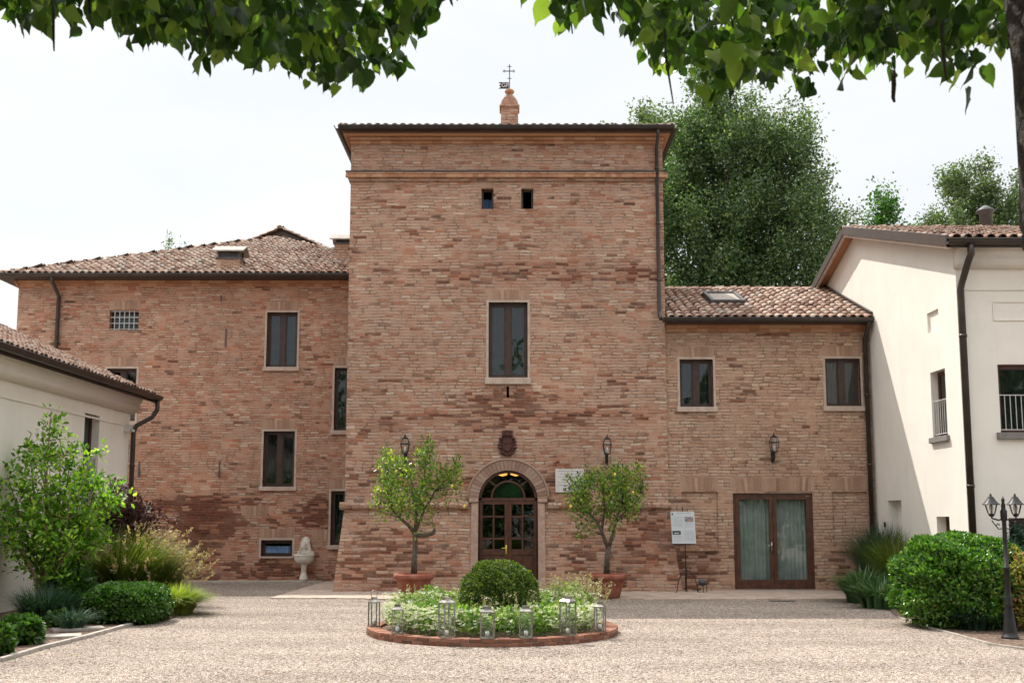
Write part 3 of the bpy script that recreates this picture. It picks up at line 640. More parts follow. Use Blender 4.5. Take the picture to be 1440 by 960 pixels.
while x < XR: mb.box(x, min(x+.265, XR+.03), YT-.05, YT+.02, ZE-.40, ZE-.32); mb.box(x, min(x+.265, XR+.03), YT-.11, YT+.02, ZE-.315, ZE-.235); x += .27
mb.build('cornice', M['cornice_brick'], tower)
around([(-.02, ZE-.22), (.16, ZE-.22), (.20, ZE-.16), (-.02, ZE-.16)], 'eave_moulding', 'cornice_brick', tower)
# lower torus string course (stops at the door surround)
a0, a1 = atY(659.5, 700, YT).x, atY(769.5, 700, YT).x
tor = [(-.05, ZS-.10), (.06, ZS-.09), (.11, ZS-.05), (.125, ZS), (.11, ZS+.05), (.06, ZS+.09), (-.05, ZS+.10)]
mb = MB()
def torus(mb, s0, s1):
    n = int((s1-s0)/.24)
    for i in range(n): b0 = s0+(s1-s0)*i/n; mb.extrude(tor, F, b0, b0+(s1-s0)/n-.006)
torus(mb, XL-.12, a0-.01); mb.extrude(tor, Fwest(XL), YT-.12, YT+4.2); mb.build('lower_string_course', M['brick_tower'], tower, True)
mb = MB(); torus(mb, a1+.01, XR+.06); mb.build('lower_string_course', M['brick_tower'], tower, True)
# eave: soffit boards, gutter, tiles
ox0, ox1 = atY(476, 180, YT-.42).x, atY(946, 180, YT-.42).x; oh = .34
ex0, ex1, ey0, ey1 = XL-.22, XR+.20, YT-.34, YB+.34
mb = MB(); mb.box(ex0, ex1, ey0, ey1, ZE-.155, ZE-.09); mb.build('soffit', M['fascia_brown'], tower)
mb = MB(); apex = Vector(((XL+XR)/2, (YT+YB)/2, ZE-.05+.30*(YB-YT)/2)); ez = ZE-.085
cn = [(ex0, ey0, ez), (ex1, ey0, ez), (ex1, ey1, ez), (ex0, ey1, ez)]
mb.add(cn+[tuple(apex)], [(0, 1, 4), (1, 2, 4), (2, 3, 4), (3, 0, 4)]); roof = mb.build('roof', M['pan'], tower)
def pyr_tiles(cn, apex, parent, mat, sides=(0, 1, 2, 3), seed=0):
    for k in sides:
        p0, p1 = Vector(cn[k]), Vector(cn[(k+1) % 4]); W = (p1-p0).length; ud = (p1-p0)/W; ap = Vector(apex); ua = (ap-p0).dot(ud); foot = p0+ud*ua; sd = ap-foot; Ls = sd.length; sd = sd/Ls
        tiles('roof_tiles', p0, ud, sd, W, Ls, lambda u, s, ua=ua, W=W, Ls=Ls: (s < Ls and u > ua*s/Ls-.05 and u < W-(W-ua)*s/Ls+.05), parent, mat, seed=seed+k)
        ridge(p0, ap, parent, mat, 'hip_tiles', seed+k)
pyr_tiles(cn, apex, roof, 'tile', seed=5)
ZG = ZE-.06
gutter(F, ex0-.06, ex1+.06, .34+.085, ZG, tower); gutter(Fwest(ex0), ey0-.12, ey1, .085, ZG, tower); gutter(Feast(ex1), ey0-.12, ey1, .085, ZG, tower)
# downpipe into the wing's gutter
ZWE = atY(1000, 448, YR-.42).z
px_ = atY(925, 300, YT-.1).x
downpipe([(px_, YT-.42, ZG-.06), (px_, YT-.42, ZG-.22), (px_, YT-.09, ZG-.50), (px_, YT-.09, ZWE+.25), (px_, YT-.14, ZWE+.12), (px_, YT-.35, ZWE+.0)], tower, .05, [(px_, YT-.09, z) for z in (8, 9.5, 11)])
# pinnacle chimney with weather vane
pc = atY(716.5, 175, YT+2.6); pw = (atY(728.5, 165, YT+2.6).x-atY(704.5, 165, YT+2.6).x)/2; Yp = YT+2.6
zz = lambda py: atY(716, py, Yp).z
mb = MB(); mb.box(pc.x-pw, pc.x+pw, Yp-pw, Yp+pw, ZE-.1, zz(155)); mb.box(pc.x-pw-.04, pc.x+pw+.04, Yp-pw-.04, Yp+pw+.04, zz(155), zz(152.5))
lv = [152.5, 148.5, 145.5, 142.5, 139.5, 136.8, 134]; ws = [1.0, .92, .80, .66, .50, .36]
for i in range(6): mb.box(pc.x-pw*ws[i], pc.x+pw*ws[i], Yp-pw*ws[i], Yp+pw*ws[i], zz(lv[i])+.001, zz(lv[i+1]))
pin = mb.build('chimney', M['brick_tower'], roof)
mb = MB(); mb.lathe([(.06, zz(134.5)), (.07, zz(133)), (.12, zz(131.5)), (.145, zz(129.4)), (.12, zz(127.3)), (.05, zz(126))], (pc.x, Yp, 0), 16); mb.build('ball_finial', M['cornice_brick'], roof, True)
mb = MB(); tx = pc.x; mb.tube([(tx, Yp, zz(127)), (tx, Yp, zz(91))], .014, 6)
mb.tube([(atY(707, 100, Yp).x, Yp, zz(100.3)), (atY(724, 100, Yp).x, Yp, zz(100.3))], .014, 6)
for q in (709, 722.5):
    x = atY(q, 100, Yp).x; mb.tube([(x, Yp, zz(98)), (x, Yp, zz(102.6))], .010, 6)
for q in (94, 110.5): mb.tube([(tx-.06, Yp, zz(q)), (tx+.06, Yp, zz(q))], .010, 6)
mb.build('iron_cross', M['iron'], roof)
fx0, fx1 = atY(701, 120, Yp).x, atY(715.5, 120, Yp).x; z0, z1 = zz(125), zz(116); zm = (z0+z1)/2
mb = MB(); th = .008
pts = [(fx1, z0), (fx0, z0), (fx0+.07, zm-.045), (fx0+.02, zm), (fx0+.07, zm+.045), (fx0, z1), (fx1, z1)]
mb.add([(x, Yp+s*th, z) for s in (-1, 1) for x, z in pts], [tuple(range(7)), tuple(range(7, 14))]+[(i, (i+1) % 7, 7+(i+1) % 7, 7+i) for i in range(7)]); vane = mb.build('weather_vane_flag', M['iron'], roof)
def text(body, size, loc, rot, mat, parent, name='lettering', depth=.004, bold=False):
    cu = bpy.data.curves.new('txt', 'FONT'); cu.body = body; cu.size = size; cu.extrude = depth; cu.align_x = 'CENTER'; cu.align_y = 'CENTER'
    if bold: cu.offset = size*.012
    o = bpy.data.objects.new('txt', cu); C.objects.link(o); bpy.context.view_layer.update()
    me = bpy.data.meshes.new_from_object(o.evaluated_get(bpy.context.evaluated_depsgraph_get())); bpy.data.objects.remove(o)
    me.transform(Matrix.Translation(Vector(loc)-ROOT[parent.name]) @ Euler(rot).to_matrix().to_4x4()); me.materials.clear(); me.materials.append(M[mat])
    n = bpy.data.objects.new(name, me); C.objects.link(n); n.parent = parent; ROOT[n.name] = ROOT[parent.name]; return n
t_ = text('GP', .185, ((fx0+fx1)/2+.045, Yp-.014, zm), (math.pi/2, 0, 0), 'marble', roof, bold=True); t_['label'] = 'pale letters G and P of the vane'
# tower windows
window(F, wr1, tower, curtain='curtain', sillh=.17, fr=.07)
for i, r_ in enumerate(hs):
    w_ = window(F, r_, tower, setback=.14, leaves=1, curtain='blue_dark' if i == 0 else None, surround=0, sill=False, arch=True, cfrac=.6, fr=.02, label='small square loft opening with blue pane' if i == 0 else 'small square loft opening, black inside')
for o_ in list(tower.children):
    if 'loft' in str(o_.get('label', '')):
        for c_ in list(o_.children):
            if c_.name.startswith('pane'): bpy.data.objects.remove(c_)
# door surround: jambs follow the batter
mb = MB(); ro = dr*55/41.5
pi_, po_ = [], []; nA = 28
for i in range(nA):
    q0, q1 = math.pi*i/nA, math.pi*(i+1)/nA-.012; vs = []
    for d in (-.05, .05):
        for (rad, q) in ((dr, q0), (dr, q1), (ro, q1), (ro, q0)): vs.append(F(dcx-rad*math.cos(q), d, dzc+rad*math.sin(q)))
    mb.add(vs, [(0, 1, 2, 3), (4, 5, 6, 7), (0, 1, 5, 4), (1, 2, 6, 5), (2, 3, 7, 6), (3, 0, 4, 7)])
mb.build('door_arch', M['ring_brick'], tower)
mb = MB(); n = 24
pts = [(dcx-(ro+.035)*math.cos(math.pi*k/n), dzc+(ro+.035)*math.sin(math.pi*k/n)) for k in range(n+1)]; mb.tube([F(a, .03, z) for a, z in pts], .035, 6)
mb.build('arch_moulding', M['ring_brick'], tower, True)
for sgn, xa in ((-1, dX0), (1, dX1)):
    mb = MB(); xo = dcx+sgn*ro; xo2 = xa+sgn*.20
    vs = []
    for (z, off) in ((0, SC+.03), (ZS+.08, .055)):
        for (x, d) in ((xa, off), (xo2 if z == 0 else xo-sgn*.06, off), (xo2 if z == 0 else xo-sgn*.06, -.2), (xa, -.2)): vs.append((x, YT-d, z))
    mb.add(vs, [(0, 1, 2, 3), (4, 5, 6, 7), (0, 1, 5, 4), (1, 2, 6, 5), (2, 3, 7, 6), (3, 0, 4, 7)])
    mb.box(min(xa, xo), max(xa, xo), YT-.085, YT+.05, ZS+.085, dzc+.02)
    mb.build('door_jamb', M['pink_plaster'], tower, bevel=.02)
# entrance door
Yd = YT+.05; zdl = atY(714, 703, Yd).z; zdm = atY(714, 773, Yd).z
mb = MB(); fw = .07; n = 20
for i in range(n):
    q0, q1 = math.pi*i/n, math.pi*(i+1)/n; vs = [(dcx-rad*math.cos(q), Yd+y, dzc+rad*math.sin(q)) for y in (0, .07) for rad, q in ((dr-.07, q0), (dr-.07, q1), (dr+.02, q1), (dr+.02, q0))]
    mb.add(vs, [(0, 1, 2, 3), (4, 5, 6, 7), (0, 1, 5, 4), (2, 3, 7, 6)])
r2 = .40; zc2 = zdl+.06; 
for i in range(n):
    q0, q1 = math.pi*i/n, math.pi*(i+1)/n; vs = [(dcx-rad*math.cos(q), Yd+.01+y, zc2+rad*math.sin(q)) for y in (0, .05) for rad, q in ((r2, q0), (r2, q1), (r2+.045, q1), (r2+.045, q0))]
    mb.add(vs, [(0, 1, 2, 3), (4, 5, 6, 7), (0, 1, 5, 4), (2, 3, 7, 6)])
for q in (45, 80, 100, 135):
    q = R(q) if q not in (80, 100) else R(90); c0 = Vector((dcx-(r2+.02)*math.cos(q), Yd+.035, zc2+(r2+.02)*math.sin(q))); c1 = Vector((dcx-(dr-.04)*math.cos(q), Yd+.035, dzc+(dr-.04)*math.sin(q)))
    ax = (c1-c0)/2; mb.obox((c0+c1)/2, ax, Vector((0, .022, 0)), Vector((0, 1, 0)).cross(ax.normalized())*.022)
mb.box(dX0, dX1, Yd, Yd+.07, zdl-.02, zdl+.06); mb.box(dX0, dX0+.07, Yd, Yd+.07, zdl, dzc); mb.box(dX1-.07, dX1, Yd, Yd+.07, zdl, dzc)
fan = mb.build('fanlight', M['wood_warm'], tower)
mb = MB(); vs = [(dcx-(dr-.05)*math.cos(math.pi*k/n), Yd+.05, dzc+(dr-.05)*math.sin(math.pi*k/n)) for k in range(n+1)]+[(dX1-.05, Yd+.05, zdl+.05), (dX0+.05, Yd+.05, zdl+.05)]
mb.add(vs, [tuple(range(len(vs)))]); mb.build('pane', M['glass'], fan, recalc=False)
mb = MB(); vs = [(dcx-r2*math.cos(math.pi*k/n), Yd+.042, zc2+r2*math.sin(math.pi*k/n)) for k in range(n+1)]
mb.add(vs, [tuple(range(len(vs)))]); mb.build('green_glow_pane', M['green_glow'], fan, recalc=False)  # half-round pane carrying the painted green glow
for sgn in (-1, 1):
    xa, xb = (dX0+.02, dcx-.004) if sgn < 0 else (dcx+.004, dX1-.02); mb = MB(); y0, y1 = Yd+.005, Yd+.055; zt = zdl-.03
    st = .085; mb.box(xa, xa+st, y0, y1, .03, zt); mb.box(xb-st, xb, y0, y1, .03, zt); mb.box(xa+st, xb-st, y0, y1, zt-.075, zt); mb.box(xa+st, xb-st, y0, y1, .03, .25)
    mb.box(xa+st, xb-st, y0, y1, zdm-.12, zdm+.02)
    mb.box(xa+st, xb-st, y0+.02, y1-.01, .25, zdm-.12)   # lower panel
    for (p0, p1) in ((xa+st+.03, (xa+xb)/2-.02), ((xa+xb)/2+.02, xb-st-.03)): mb.box(p0, p1, y0+.006, y0+.03, .30, zdm-.17)
    xm = (xa+xb)/2; mb.box(xm-.022, xm+.022, y0+.004, y1, zdm+.02, zt-.075)
    for zr in (atY(714, 757, Yd).z, atY(714, 726, Yd).z): mb.box(xa+st, xm-.022, y0+.005, y1-.001, zr-.022, zr+.022); mb.box(xm+.022, xb-st, y0+.005, y1-.001, zr-.022, zr+.022)
    dl = mb.build('door_leaf', M['wood_warm'], tower, bevel=.004)
    mb = MB(); mb.box(xa+st-.01, xb-st+.01, y1-.024, y1-.018, zdm, zt-.06); mb.build('pane', M['glass'], dl)
    if sgn < 0:
        mb = MB(); hx = xb-.045; hz = 1.06; mb.box(hx-.018, hx+.018, y0-.008, y0, hz-.12, hz+.10); mb.tube([(hx, y0-.005, hz+.02), (hx, y0-.05, hz+.02), (hx-.11, y0-.05, hz+.03)], .010, 8); mb.build('handle', M['lemon'], dl, True)
mb = MB(); mb.box(dX0-.18, dX1+.18, YT-SC-.12, YT+.16, .028, .075); mb.build('doorstep', M['kerb'], tower, bevel=.01)
# hall ceiling so the inside is a room, lamp seen through the fanlight
mb = MB(); mb.box(XL+.02, XR-.02, YT+.32, YB-.02, 3.72, 3.80); mb.build('hall_ceiling', M['stucco'], tower)
hl = thing('hall_lamp', 'amber glass hall lamp glowing behind the fanlight of the entrance door', 'lamp', (dcx, YT+1.6, 3.2))
for (dx, z, s, w) in ((-.13, 3.32, .10, .05), (.16, 3.33, .08, .05), (-.16, 3.02, .18, .055), (.2, 3.02, .15, .055), (-.72, 2.92, .13, .12)):
    mb = MB(); mb.lathe([(.02, -w), (s, -w*.2), (s*.9, w*.3), (s*.3, w)], (dcx+dx, YT+1.6, z), 12); mb.build('glass_shade', M['amber'], hl, True)
mb = MB(); mb.tube([(dcx, YT+1.6, 3.72), (dcx, YT+1.6, 2.95)], .012, 6); mb.tube([(dcx-.72, YT+1.6, 2.98), (dcx-.72, YT+1.6, 3.2), (dcx, YT+1.6, 3.2), (dcx+.2, YT+1.6, 3.1)], .010, 6); mb.build('lamp_arm', M['iron'], hl)

# ================================================================== LEFT WING
left = thing('left_wing', 'red brick wing left of the tower with hipped tile roof and barred window', 'building', (-8, YL, 0))
F = Ffront(YL); LX0 = atY(25, 430, YL).x; LX1 = XL+2.0; LZE = atY(250, 384.5, YL-.42).z
ops = {'A': prect(375, 439, 418, 516, YL), 'B': prect(370, 606, 414, 684, YL), 'C': prect(470, 517, 508, 605, YL), 'D': prect(465, 690, 506, 766, YL), 'E': prect(154, 436, 195, 464, YL), 'F': prect(149, 518, 191, 592, YL), 'G': prect(367, 759, 411, 782, YL), 'H': prect(160, 706, 200, 745, YL)}
blind = prect(470, 427, 510, 457, YL)
mb = MB(); mb.poly(rect(LX0, LX1, 0, LZE+.02), [rect(*r) for r in ops.values()], F, .28)
LYB = YL+12.6
mb.add([(LX0, YL, 0), (LX0, LYB, 0), (LX0, LYB, LZE), (LX0, YL, LZE)], [(0, 1, 2, 3)]); mb.add([(LX1, YL, 0), (LX1, LYB, 0), (LX1, LYB, LZE), (LX1, YL, LZE)], [(0, 1, 2, 3)]); mb.add([(LX0, LYB, 0), (LX1, LYB, 0), (LX1, LYB, LZE), (LX0, LYB, LZE)], [(0, 1, 2, 3)])
mb.box(LX0-.05, LX1, -.06, .05, 0, atY(300, 806, YL).z, lambda a, d, z: (a, YL-d, z))
mb.build('wall', M['brick_left'], left)
mb = MB(); b = blind; mb.box(b[0], b[1], -.02, .012, b[3], b[3]+.05, F); mb.box(b[0]-.05, b[0], -.02, .012, b[2], b[3]+.05, F); mb.build('blind_panel', M['brick_left'], left)
for k in 'ABCDF': window(F, ops[k], left, label={'F': 'window half hidden behind the roof of the low cream house', 'C': 'window next to the tower edge, upper'}.get(k))
wG = window(F, ops['G'], left, leaves=1, curtain='blue_reflection', sill=True, sillh=.05, sillx=.04, label='low wide cellar window with painted blue sky reflection', setback=.14, cfrac=.62)  # blue sheet behind the glass stands in for reflected sky
for c_ in wG.children:
    if c_.name.startswith('pane'): c_.data.materials[0] = M['glass_clear']
window(F, ops['H'], left, leaves=1, curtain='curtain_pale', surround=0, sill=False)
w_ = window(F, ops['E'], left, leaves=1, curtain='curtain', surround=0, sill=False, setback=.2, label='barred window with a white grille')
a0, a1, z0, z1 = ops['E']; mb = MB()
for i in range(1, 6): a = a0+(a1-a0)*i/6; mb.tube([F(a, -.03, z0), F(a, -.03, z1)], .013, 6)
for i in range(4): z = z0+.03+(z1-z0-.06)*i/3; mb.tube([F(a0, -.045, z), F(a1, -.045, z)], .013, 6)
mb.build('grille', M['iron_white'], w_)
# blocked-up arches left in the masonry
for (x0, y0, x1, y1) in ((340, 711, 377, 700), (440, 745, 462, 735)): p = atY(x0, y0+14, YL); q = atY(x1, y1, YL); voussoirs(F, p.x, q.x, atY(x0, y0+14, YL).z, .30, left, 'relieving_arch', d1=.002)
for (x, y0, y1) in ((318, 462, 488), (311, 415, 424), (196, 648, 671), (309, 648, 671)):
    mb = MB(); p, q = atY(x, y0, YL), atY(x, y1, YL); mb.box(p.x-.018, p.x+.018, YL-.03, YL, q.z, p.z); mb.build('wall_tie', M['lead'], left)
mb = MB()
x = LX0-.02
while x < LX1: mb.box(x, x+.255, YL-.05, YL+.01, LZE-.30, LZE-.22); mb.box(x, x+.255, YL-.11, YL+.01, LZE-.215, LZE-.135); x += .26
for k in range(40): y = YL-.11+.26*k; mb.box(LX0-.11, LX0+.01, y, y+.255, LZE-.215, LZE-.135); mb.box(LX0-.05, LX0+.01, y, y+.255, LZE-.30, LZE-.22)
mb.build('cornice', M['cornice_brick'], left)
gx0 = LX0-.42; cn = [(gx0, YL-.36, LZE-.03), (LX1+.3, YL-.36, LZE-.03), (LX1+.3, LYB+.36, LZE-.03), (gx0, LYB+.36, LZE-.03)]
ap = Vector(atY(387, 335, YL+6.1)); hw = ap.x-gx0
cn = [(gx0, YL-.36, LZE-.03), (gx0+2*hw, YL-.36, LZE-.03), (gx0+2*hw, YL-.36+2*hw, LZE-.03), (gx0, YL-.36+2*hw, LZE-.03)]
ap = Vector((gx0+hw, YL-.36+hw, atY(387, 336, YL-.36+hw).z))
mb = MB(); mb.add(cn+[tuple(ap)], [(0, 1, 4), (1, 2, 4), (2, 3, 4), (3, 0, 4)]); mb.box(cn[0][0], cn[2][0], cn[0][1], cn[2][1], LZE-.12, LZE-.035)
lroof = mb.build('roof', M['pan'], left)
pyr_tiles(cn, ap, lroof, 'tile', sides=(0, 3), seed=20); 
gutter(F, gx0-.06, XL-.01, .36+.085, LZE-.03, left, r=.095); gutter(Fwest(gx0), YL-.42, YL+12, .085, LZE-.03, left)
px_ = atY(78, 430, YL-.1).x
downpipe([(px_, YL-.44, LZE-.1), (px_, YL-.44, LZE-.22), (px_+.08, YL-.09, LZE-.62), (px_+.08, YL-.09, .1)], left, .058, [(px_+.08, YL-.09, z) for z in (3, 5, 7)])
def chimney_l(x0, x1, yb, ym, yt, Y, parent):
    a, b = atY(x0, yb, Y).x, atY(x1, yb, Y).x; zb, zm, zt = (atY(x0, q, Y).z for q in (yb, ym, yt)); w = (b-a)*.8
    mb = MB(); mb.box(a, b, Y, Y+w, zb-.6, zm); ch = mb.build('chimney', M['brick_right'], parent)
    mb = MB(); mb.box(a-.03, b+.03, Y-.03, Y+w+.03, zm, zm+.05); mb.box(a+.06, b-.06, Y+.06, Y+w-.06, zm+.05, zt-.14)
    for (i, j) in ((a+.03, Y+.02), (b-.08, Y+.02), (a+.03, Y+w-.07), (b-.08, Y+w-.07)): mb.box(i, i+.05, j, j+.05, zm+.05, zt-.13)
    mb.build('chimney_louvre', M['lead'], ch)
    mb = MB(); e = .13; vs = [(a-e, Y-e, zt-.17), (b+e, Y-e, zt-.17), (b+e, Y+w*.5, zt+.04), (a-e, Y+w*.5, zt+.04), (a-e, Y+w+e, zt-.17), (b+e, Y+w+e, zt-.17)]
    vs2 = [(x, y, z-.04) for x, y, z in vs]; mb.add(vs+vs2, [(0, 1, 2, 3), (3, 2, 5, 4), (6, 7, 8, 9), (9, 8, 11, 10), (0, 1, 7, 6), (4, 5, 11, 10), (0, 3, 9, 6), (3, 4, 10, 9), (1, 2, 8, 7), (2, 5, 11, 8)]); mb.build('chimney_cap', M['zinc'], ch)
chimney_l(304, 337, 380, 364, 345, YL+.15, lroof)
chimney_l(470, 494, 352, 343, 329, YL+1.8, lroof)

# gabled house behind
rear = thing('rear_house', 'white gable with tiled verges peeping over the left wing roof', 'building', (-9.9, 46, 0))
gp = atY(397.5, 326, 46); hwid = 5.0; s_ = .44; ez_ = gp.z-hwid*s_
mb = MB(); mb.poly([(gp.x-hwid, 0), (gp.x+hwid, 0), (gp.x+hwid, ez_-.16), (gp.x, gp.z-.16), (gp.x-hwid, ez_-.16)], [], Ffront(46)); mb.box(gp.x-hwid, gp.x+hwid, 46.01, 55, 0, ez_-.32); mb.build('wall', M['stucco'], rear)
for sg in (-1, 1):
    mb = MB(); ex = gp.x+sg*(hwid+.5); ez2 = gp.z-(hwid+.5)*s_
    vs = [(gp.x, 45.75, gp.z), (ex, 45.75, ez2), (ex, 55.4, ez2), (gp.x, 55.4, gp.z)]; mb.add(vs+[(x, y, z-.17) for x, y, z in vs], [(0, 1, 2, 3), (4, 5, 6, 7), (0, 1, 5, 4), (1, 2, 6, 5), (2, 3, 7, 6), (3, 0, 4, 7)]); rf = mb.build('roof', M['fascia_brown'], rear)
    o = Vector((ex, 45.4, ez2)) if sg > 0 else Vector((ex, 45.4, ez2)); sdv = Vector((-sg, 0, s_)).normalized()
    tiles('roof_tiles', o+Vector((0, 0, .0)), (0, 1, 0), sdv, 10, 6.0, lambda u, s: u < 10 and s < 6.0, rf, 'tile', seed=40+sg)
ridge((gp.x, 45.4, gp.z), (gp.x, 55.4, gp.z), rear, 'tile', seed=3)

# ================================================================== RIGHT WING
SX = 9.3
rightw = thing('right_wing', 'two-storey pale brick wing with glazed double door, right of the tower', 'building', (6.6, YR, 0))
F = Ffront(YR); RX0 = XR-.3; RX1 = SX-.01; RZE = atY(1050, 447, YR-.40).z
o1, o2 = prect(956, 505, 1003, 572, YR), prect(1161, 504, 1210, 571, YR); od = prect(1032, 693, 1145, 829, YR); od = (od[0], od[1], .035, od[3])
b1, b2 = prect(959, 691, 1010, 770, YR), prect(1171, 691, 1221, 770, YR)
mb = MB(); mb.poly(rect(RX0, RX1, 0, RZE+.02), [rect(*o1), rect(*o2), rect(*od), rect(*b1), rect(*b2)], F, .28)
for b in (b1, b2): mb.poly(rect(*b), [], F, 0, -.06)
mb.build('wall', M['brick_right'], rightw)
# recessed-looking blind panels: thin raised brick borders and ledge
for b in (b1, b2):
    mb = MB(); n = int((b[1]-b[0]+.16)/.1)
    for i in range(n): x = b[0]-.08+.1*i; mb.box(x, x+.093, -.01, .05, b[2]-.075, b[2], F)
    mb.build('ledge', M['voussoir'], rightw)
    voussoirs(F, b[0]+.0, b[1]-.0, b[3]+.03, .34, rightw)
window(F, o1, rightw, sillh=.13, label='upper window nearest the tower'); window(F, o2, rightw, sillh=.13, label='upper window nearest the cream house')
voussoirs(F, od[0]-.04, od[1]+.02, od[3]+.05, .34, rightw)
# French door
fd = MB(); a0, a1, z0, z1 = od; d0, d1 = -.12, -.05; cm = (a0+a1)/2
fd.box(a0, a0+.07, d0, d1, z0, z1, F); fd.box(a1-.07, a1, d0, d1, z0, z1, F); fd.box(a0+.07, a1-.07, d0, d1, z1-.07, z1, F)
fdo = fd.build('glazed_door', M['wood_warm'], rightw)
for (p, q, hd) in ((a0+.075, cm-.003, 1), (cm+.003, a1-.075, 0)):
    mb = MB(); st = .09; e0, e1 = d0+.01, d1+.008; zt = z1-.075; mb.box(p, p+st, e0, e1, z0+.01, zt, F); mb.box(q-st, q, e0, e1, z0+.01, zt, F); mb.box(p+st, q-st, e0, e1, zt-.09, zt, F); mb.box(p+st, q-st, e0, e1, z0+.01, z0+.26, F)
    dl = mb.build('door_leaf', M['wood_warm'], fdo, bevel=.004)
    mb = MB(); mb.box(p+st-.01, q-st+.01, e0+.02, e0+.026, z0+.25, zt-.08, F); mb.build('pane', M['door_glass'], fdo)
    if hd: mb = MB(); hx = q-.045; mb.box(hx-.018, hx+.018, e1, e1+.008, .98, 1.24, F); mb.tube([F(hx, e1, 1.15), F(hx, e1+.05, 1.15), F(hx-.12, e1+.05, 1.15)], .010, 8); mb.build('handle', M['steel'], fdo, True)
mb = MB(); n = 90; pts = [(a0+.1+(a1-a0-.2)*i/n, d0-.10+.02*math.sin(i*1.25)+.012*math.sin(i*.41)) for i in range(n+1)]
mb.add([F(a, d, z) for a, d in pts for z in (.1, z1-.06)], [(2*i, 2*i+2, 2*i+3, 2*i+1) for i in range(n)]); mb.build('curtain', M['curtain_pale'], fdo, True, recalc=False)
mb = MB(); mb.box(a0-.02, a1+.02, -.05, .08, .031, .05, F); mb.build('threshold', M['kerb'], fdo)
mb = MB(); x = XR+.02
while x < RX1: mb.box(x, min(x+.265, RX1-.001), YR-.05, YR+.01, RZE-.30, RZE-.215); mb.box(x, min(x+.265, RX1-.001), YR-.10, YR+.01, RZE-.21, RZE-.125); x += .27
mb.build('cornice', M['cornice_brick'], rightw)
ey, ez = YR-.36, RZE-.03; ry = ey+4.1; rz = atY(1050, 408.5, ry).z
mb = MB(); vs = [(XR+.02, ey, ez), (RX1, ey, ez), (RX1, ry, rz), (XR+.02, ry, rz), (RX1, ry+4.1, ez), (XR+.02, ry+4.1, ez)]
mb.add(vs+[(x, y, z-.09) for x, y, z in vs], [(0, 1, 2, 3), (3, 2, 4, 5), (6, 7, 8, 9), (9, 8, 10, 11), (0, 1, 7, 6), (4, 5, 11, 10), (0, 3, 9, 6), (3, 5, 11, 9), (1, 2, 8, 7), (2, 4, 10, 8)])
rroof = mb.build('roof', M['pan'], rightw)
W = RX1-XR-.04; sl_ = Vector((0, ry-ey, rz-ez)); Ls = sl_.length
sk = (atY(993, 420, ey+2.5).x-XR, atY(1040, 420, ey+2.5).x-XR)
tiles('roof_tiles', (XR+.02, ey, ez), (1, 0, 0), sl_, W, Ls, lambda u, s: u < W and s < Ls and not (sk[0]-.02 < u < sk[1]+.02 and 1.85 < s < 3.35), rroof, 'tile_new', cw=.232, rl=.37, seed=60)
tiles('roof_tiles', (XR+.02, ry+4.1, ez), (1, 0, 0), Vector((0, -4.1, rz-ez)), W, Ls, lambda u, s: u < W and s < Ls, rroof, 'tile_new', cw=.232, rl=.37, seed=61)
ridge((RX1, ry, rz), (XR+.02, ry, rz), rroof, 'tile_new', seed=4)
mb = MB(); vs = [(RX1-.06, ey, ez+.20), (RX1+.005, ey, ez+.20), (RX1+.005, ry, rz+.20), (RX1-.06, ry, rz+.20)]; mb.add(vs+[(x, y, z-.22) for x, y, z in vs], [(0, 1, 2, 3), (4, 5, 6, 7), (0, 1, 5, 4), (1, 2, 6, 5), (2, 3, 7, 6), (3, 0, 4, 7)]); mb.build('flashing', M['metal_brown'], rroof)
mb = MB(); so_ = Vector((XR, ey, ez)); sn_ = sl_.normalized(); nn_ = Vector((1, 0, 0)).cross(sn_)
def slab(mb, u0, u1, s0, s1, n0, n1):
    mb.add([so_+Vector((u, 0, 0))+sn_*s+nn_*n for u in (u0, u1) for s in (s0, s1) for n in (n0, n1)], [(0, 1, 3, 2), (4, 6, 7, 5), (0, 4, 5, 1), (2, 3, 7, 6), (0, 2, 6, 4), (1, 5, 7, 3)])
slab(mb, sk[0], sk[1], 1.9, 2.0, .0, .17); slab(mb, sk[0], sk[1], 3.2, 3.3, .0, .17); slab(mb, sk[0], sk[0]+.09, 2.0, 3.2, 0, .17); slab(mb, sk[1]-.09, sk[1], 2.0, 3.2, 0, .17)
skl = mb.build('skylight', M['lead'], rroof)
mb = MB(); slab(mb, sk[0]+.09, sk[1]-.09, 2.0, 3.2, .12, .13); mb.build('pane', M['zinc'], skl)
gutter(F, XR-.12, RX1-.02, .36+.085, RZE-.02, rightw, r=.10)
mb = MB(); mb.box(XR-.02, RX1, YR-.36, YR, RZE-.12, RZE-.09); mb.build('soffit', M['fascia_brown'], rightw)
px_ = SX-.14
downpipe([(px_, YR-.43, RZE-.08), (px_, YR-.40, RZE-.2), (px_, YR-.08, RZE-.5), (px_, YR-.08, .05)], rightw, .062, [(px_, YR-.08, z) for z in (1.2, 3.2, 5.0)])

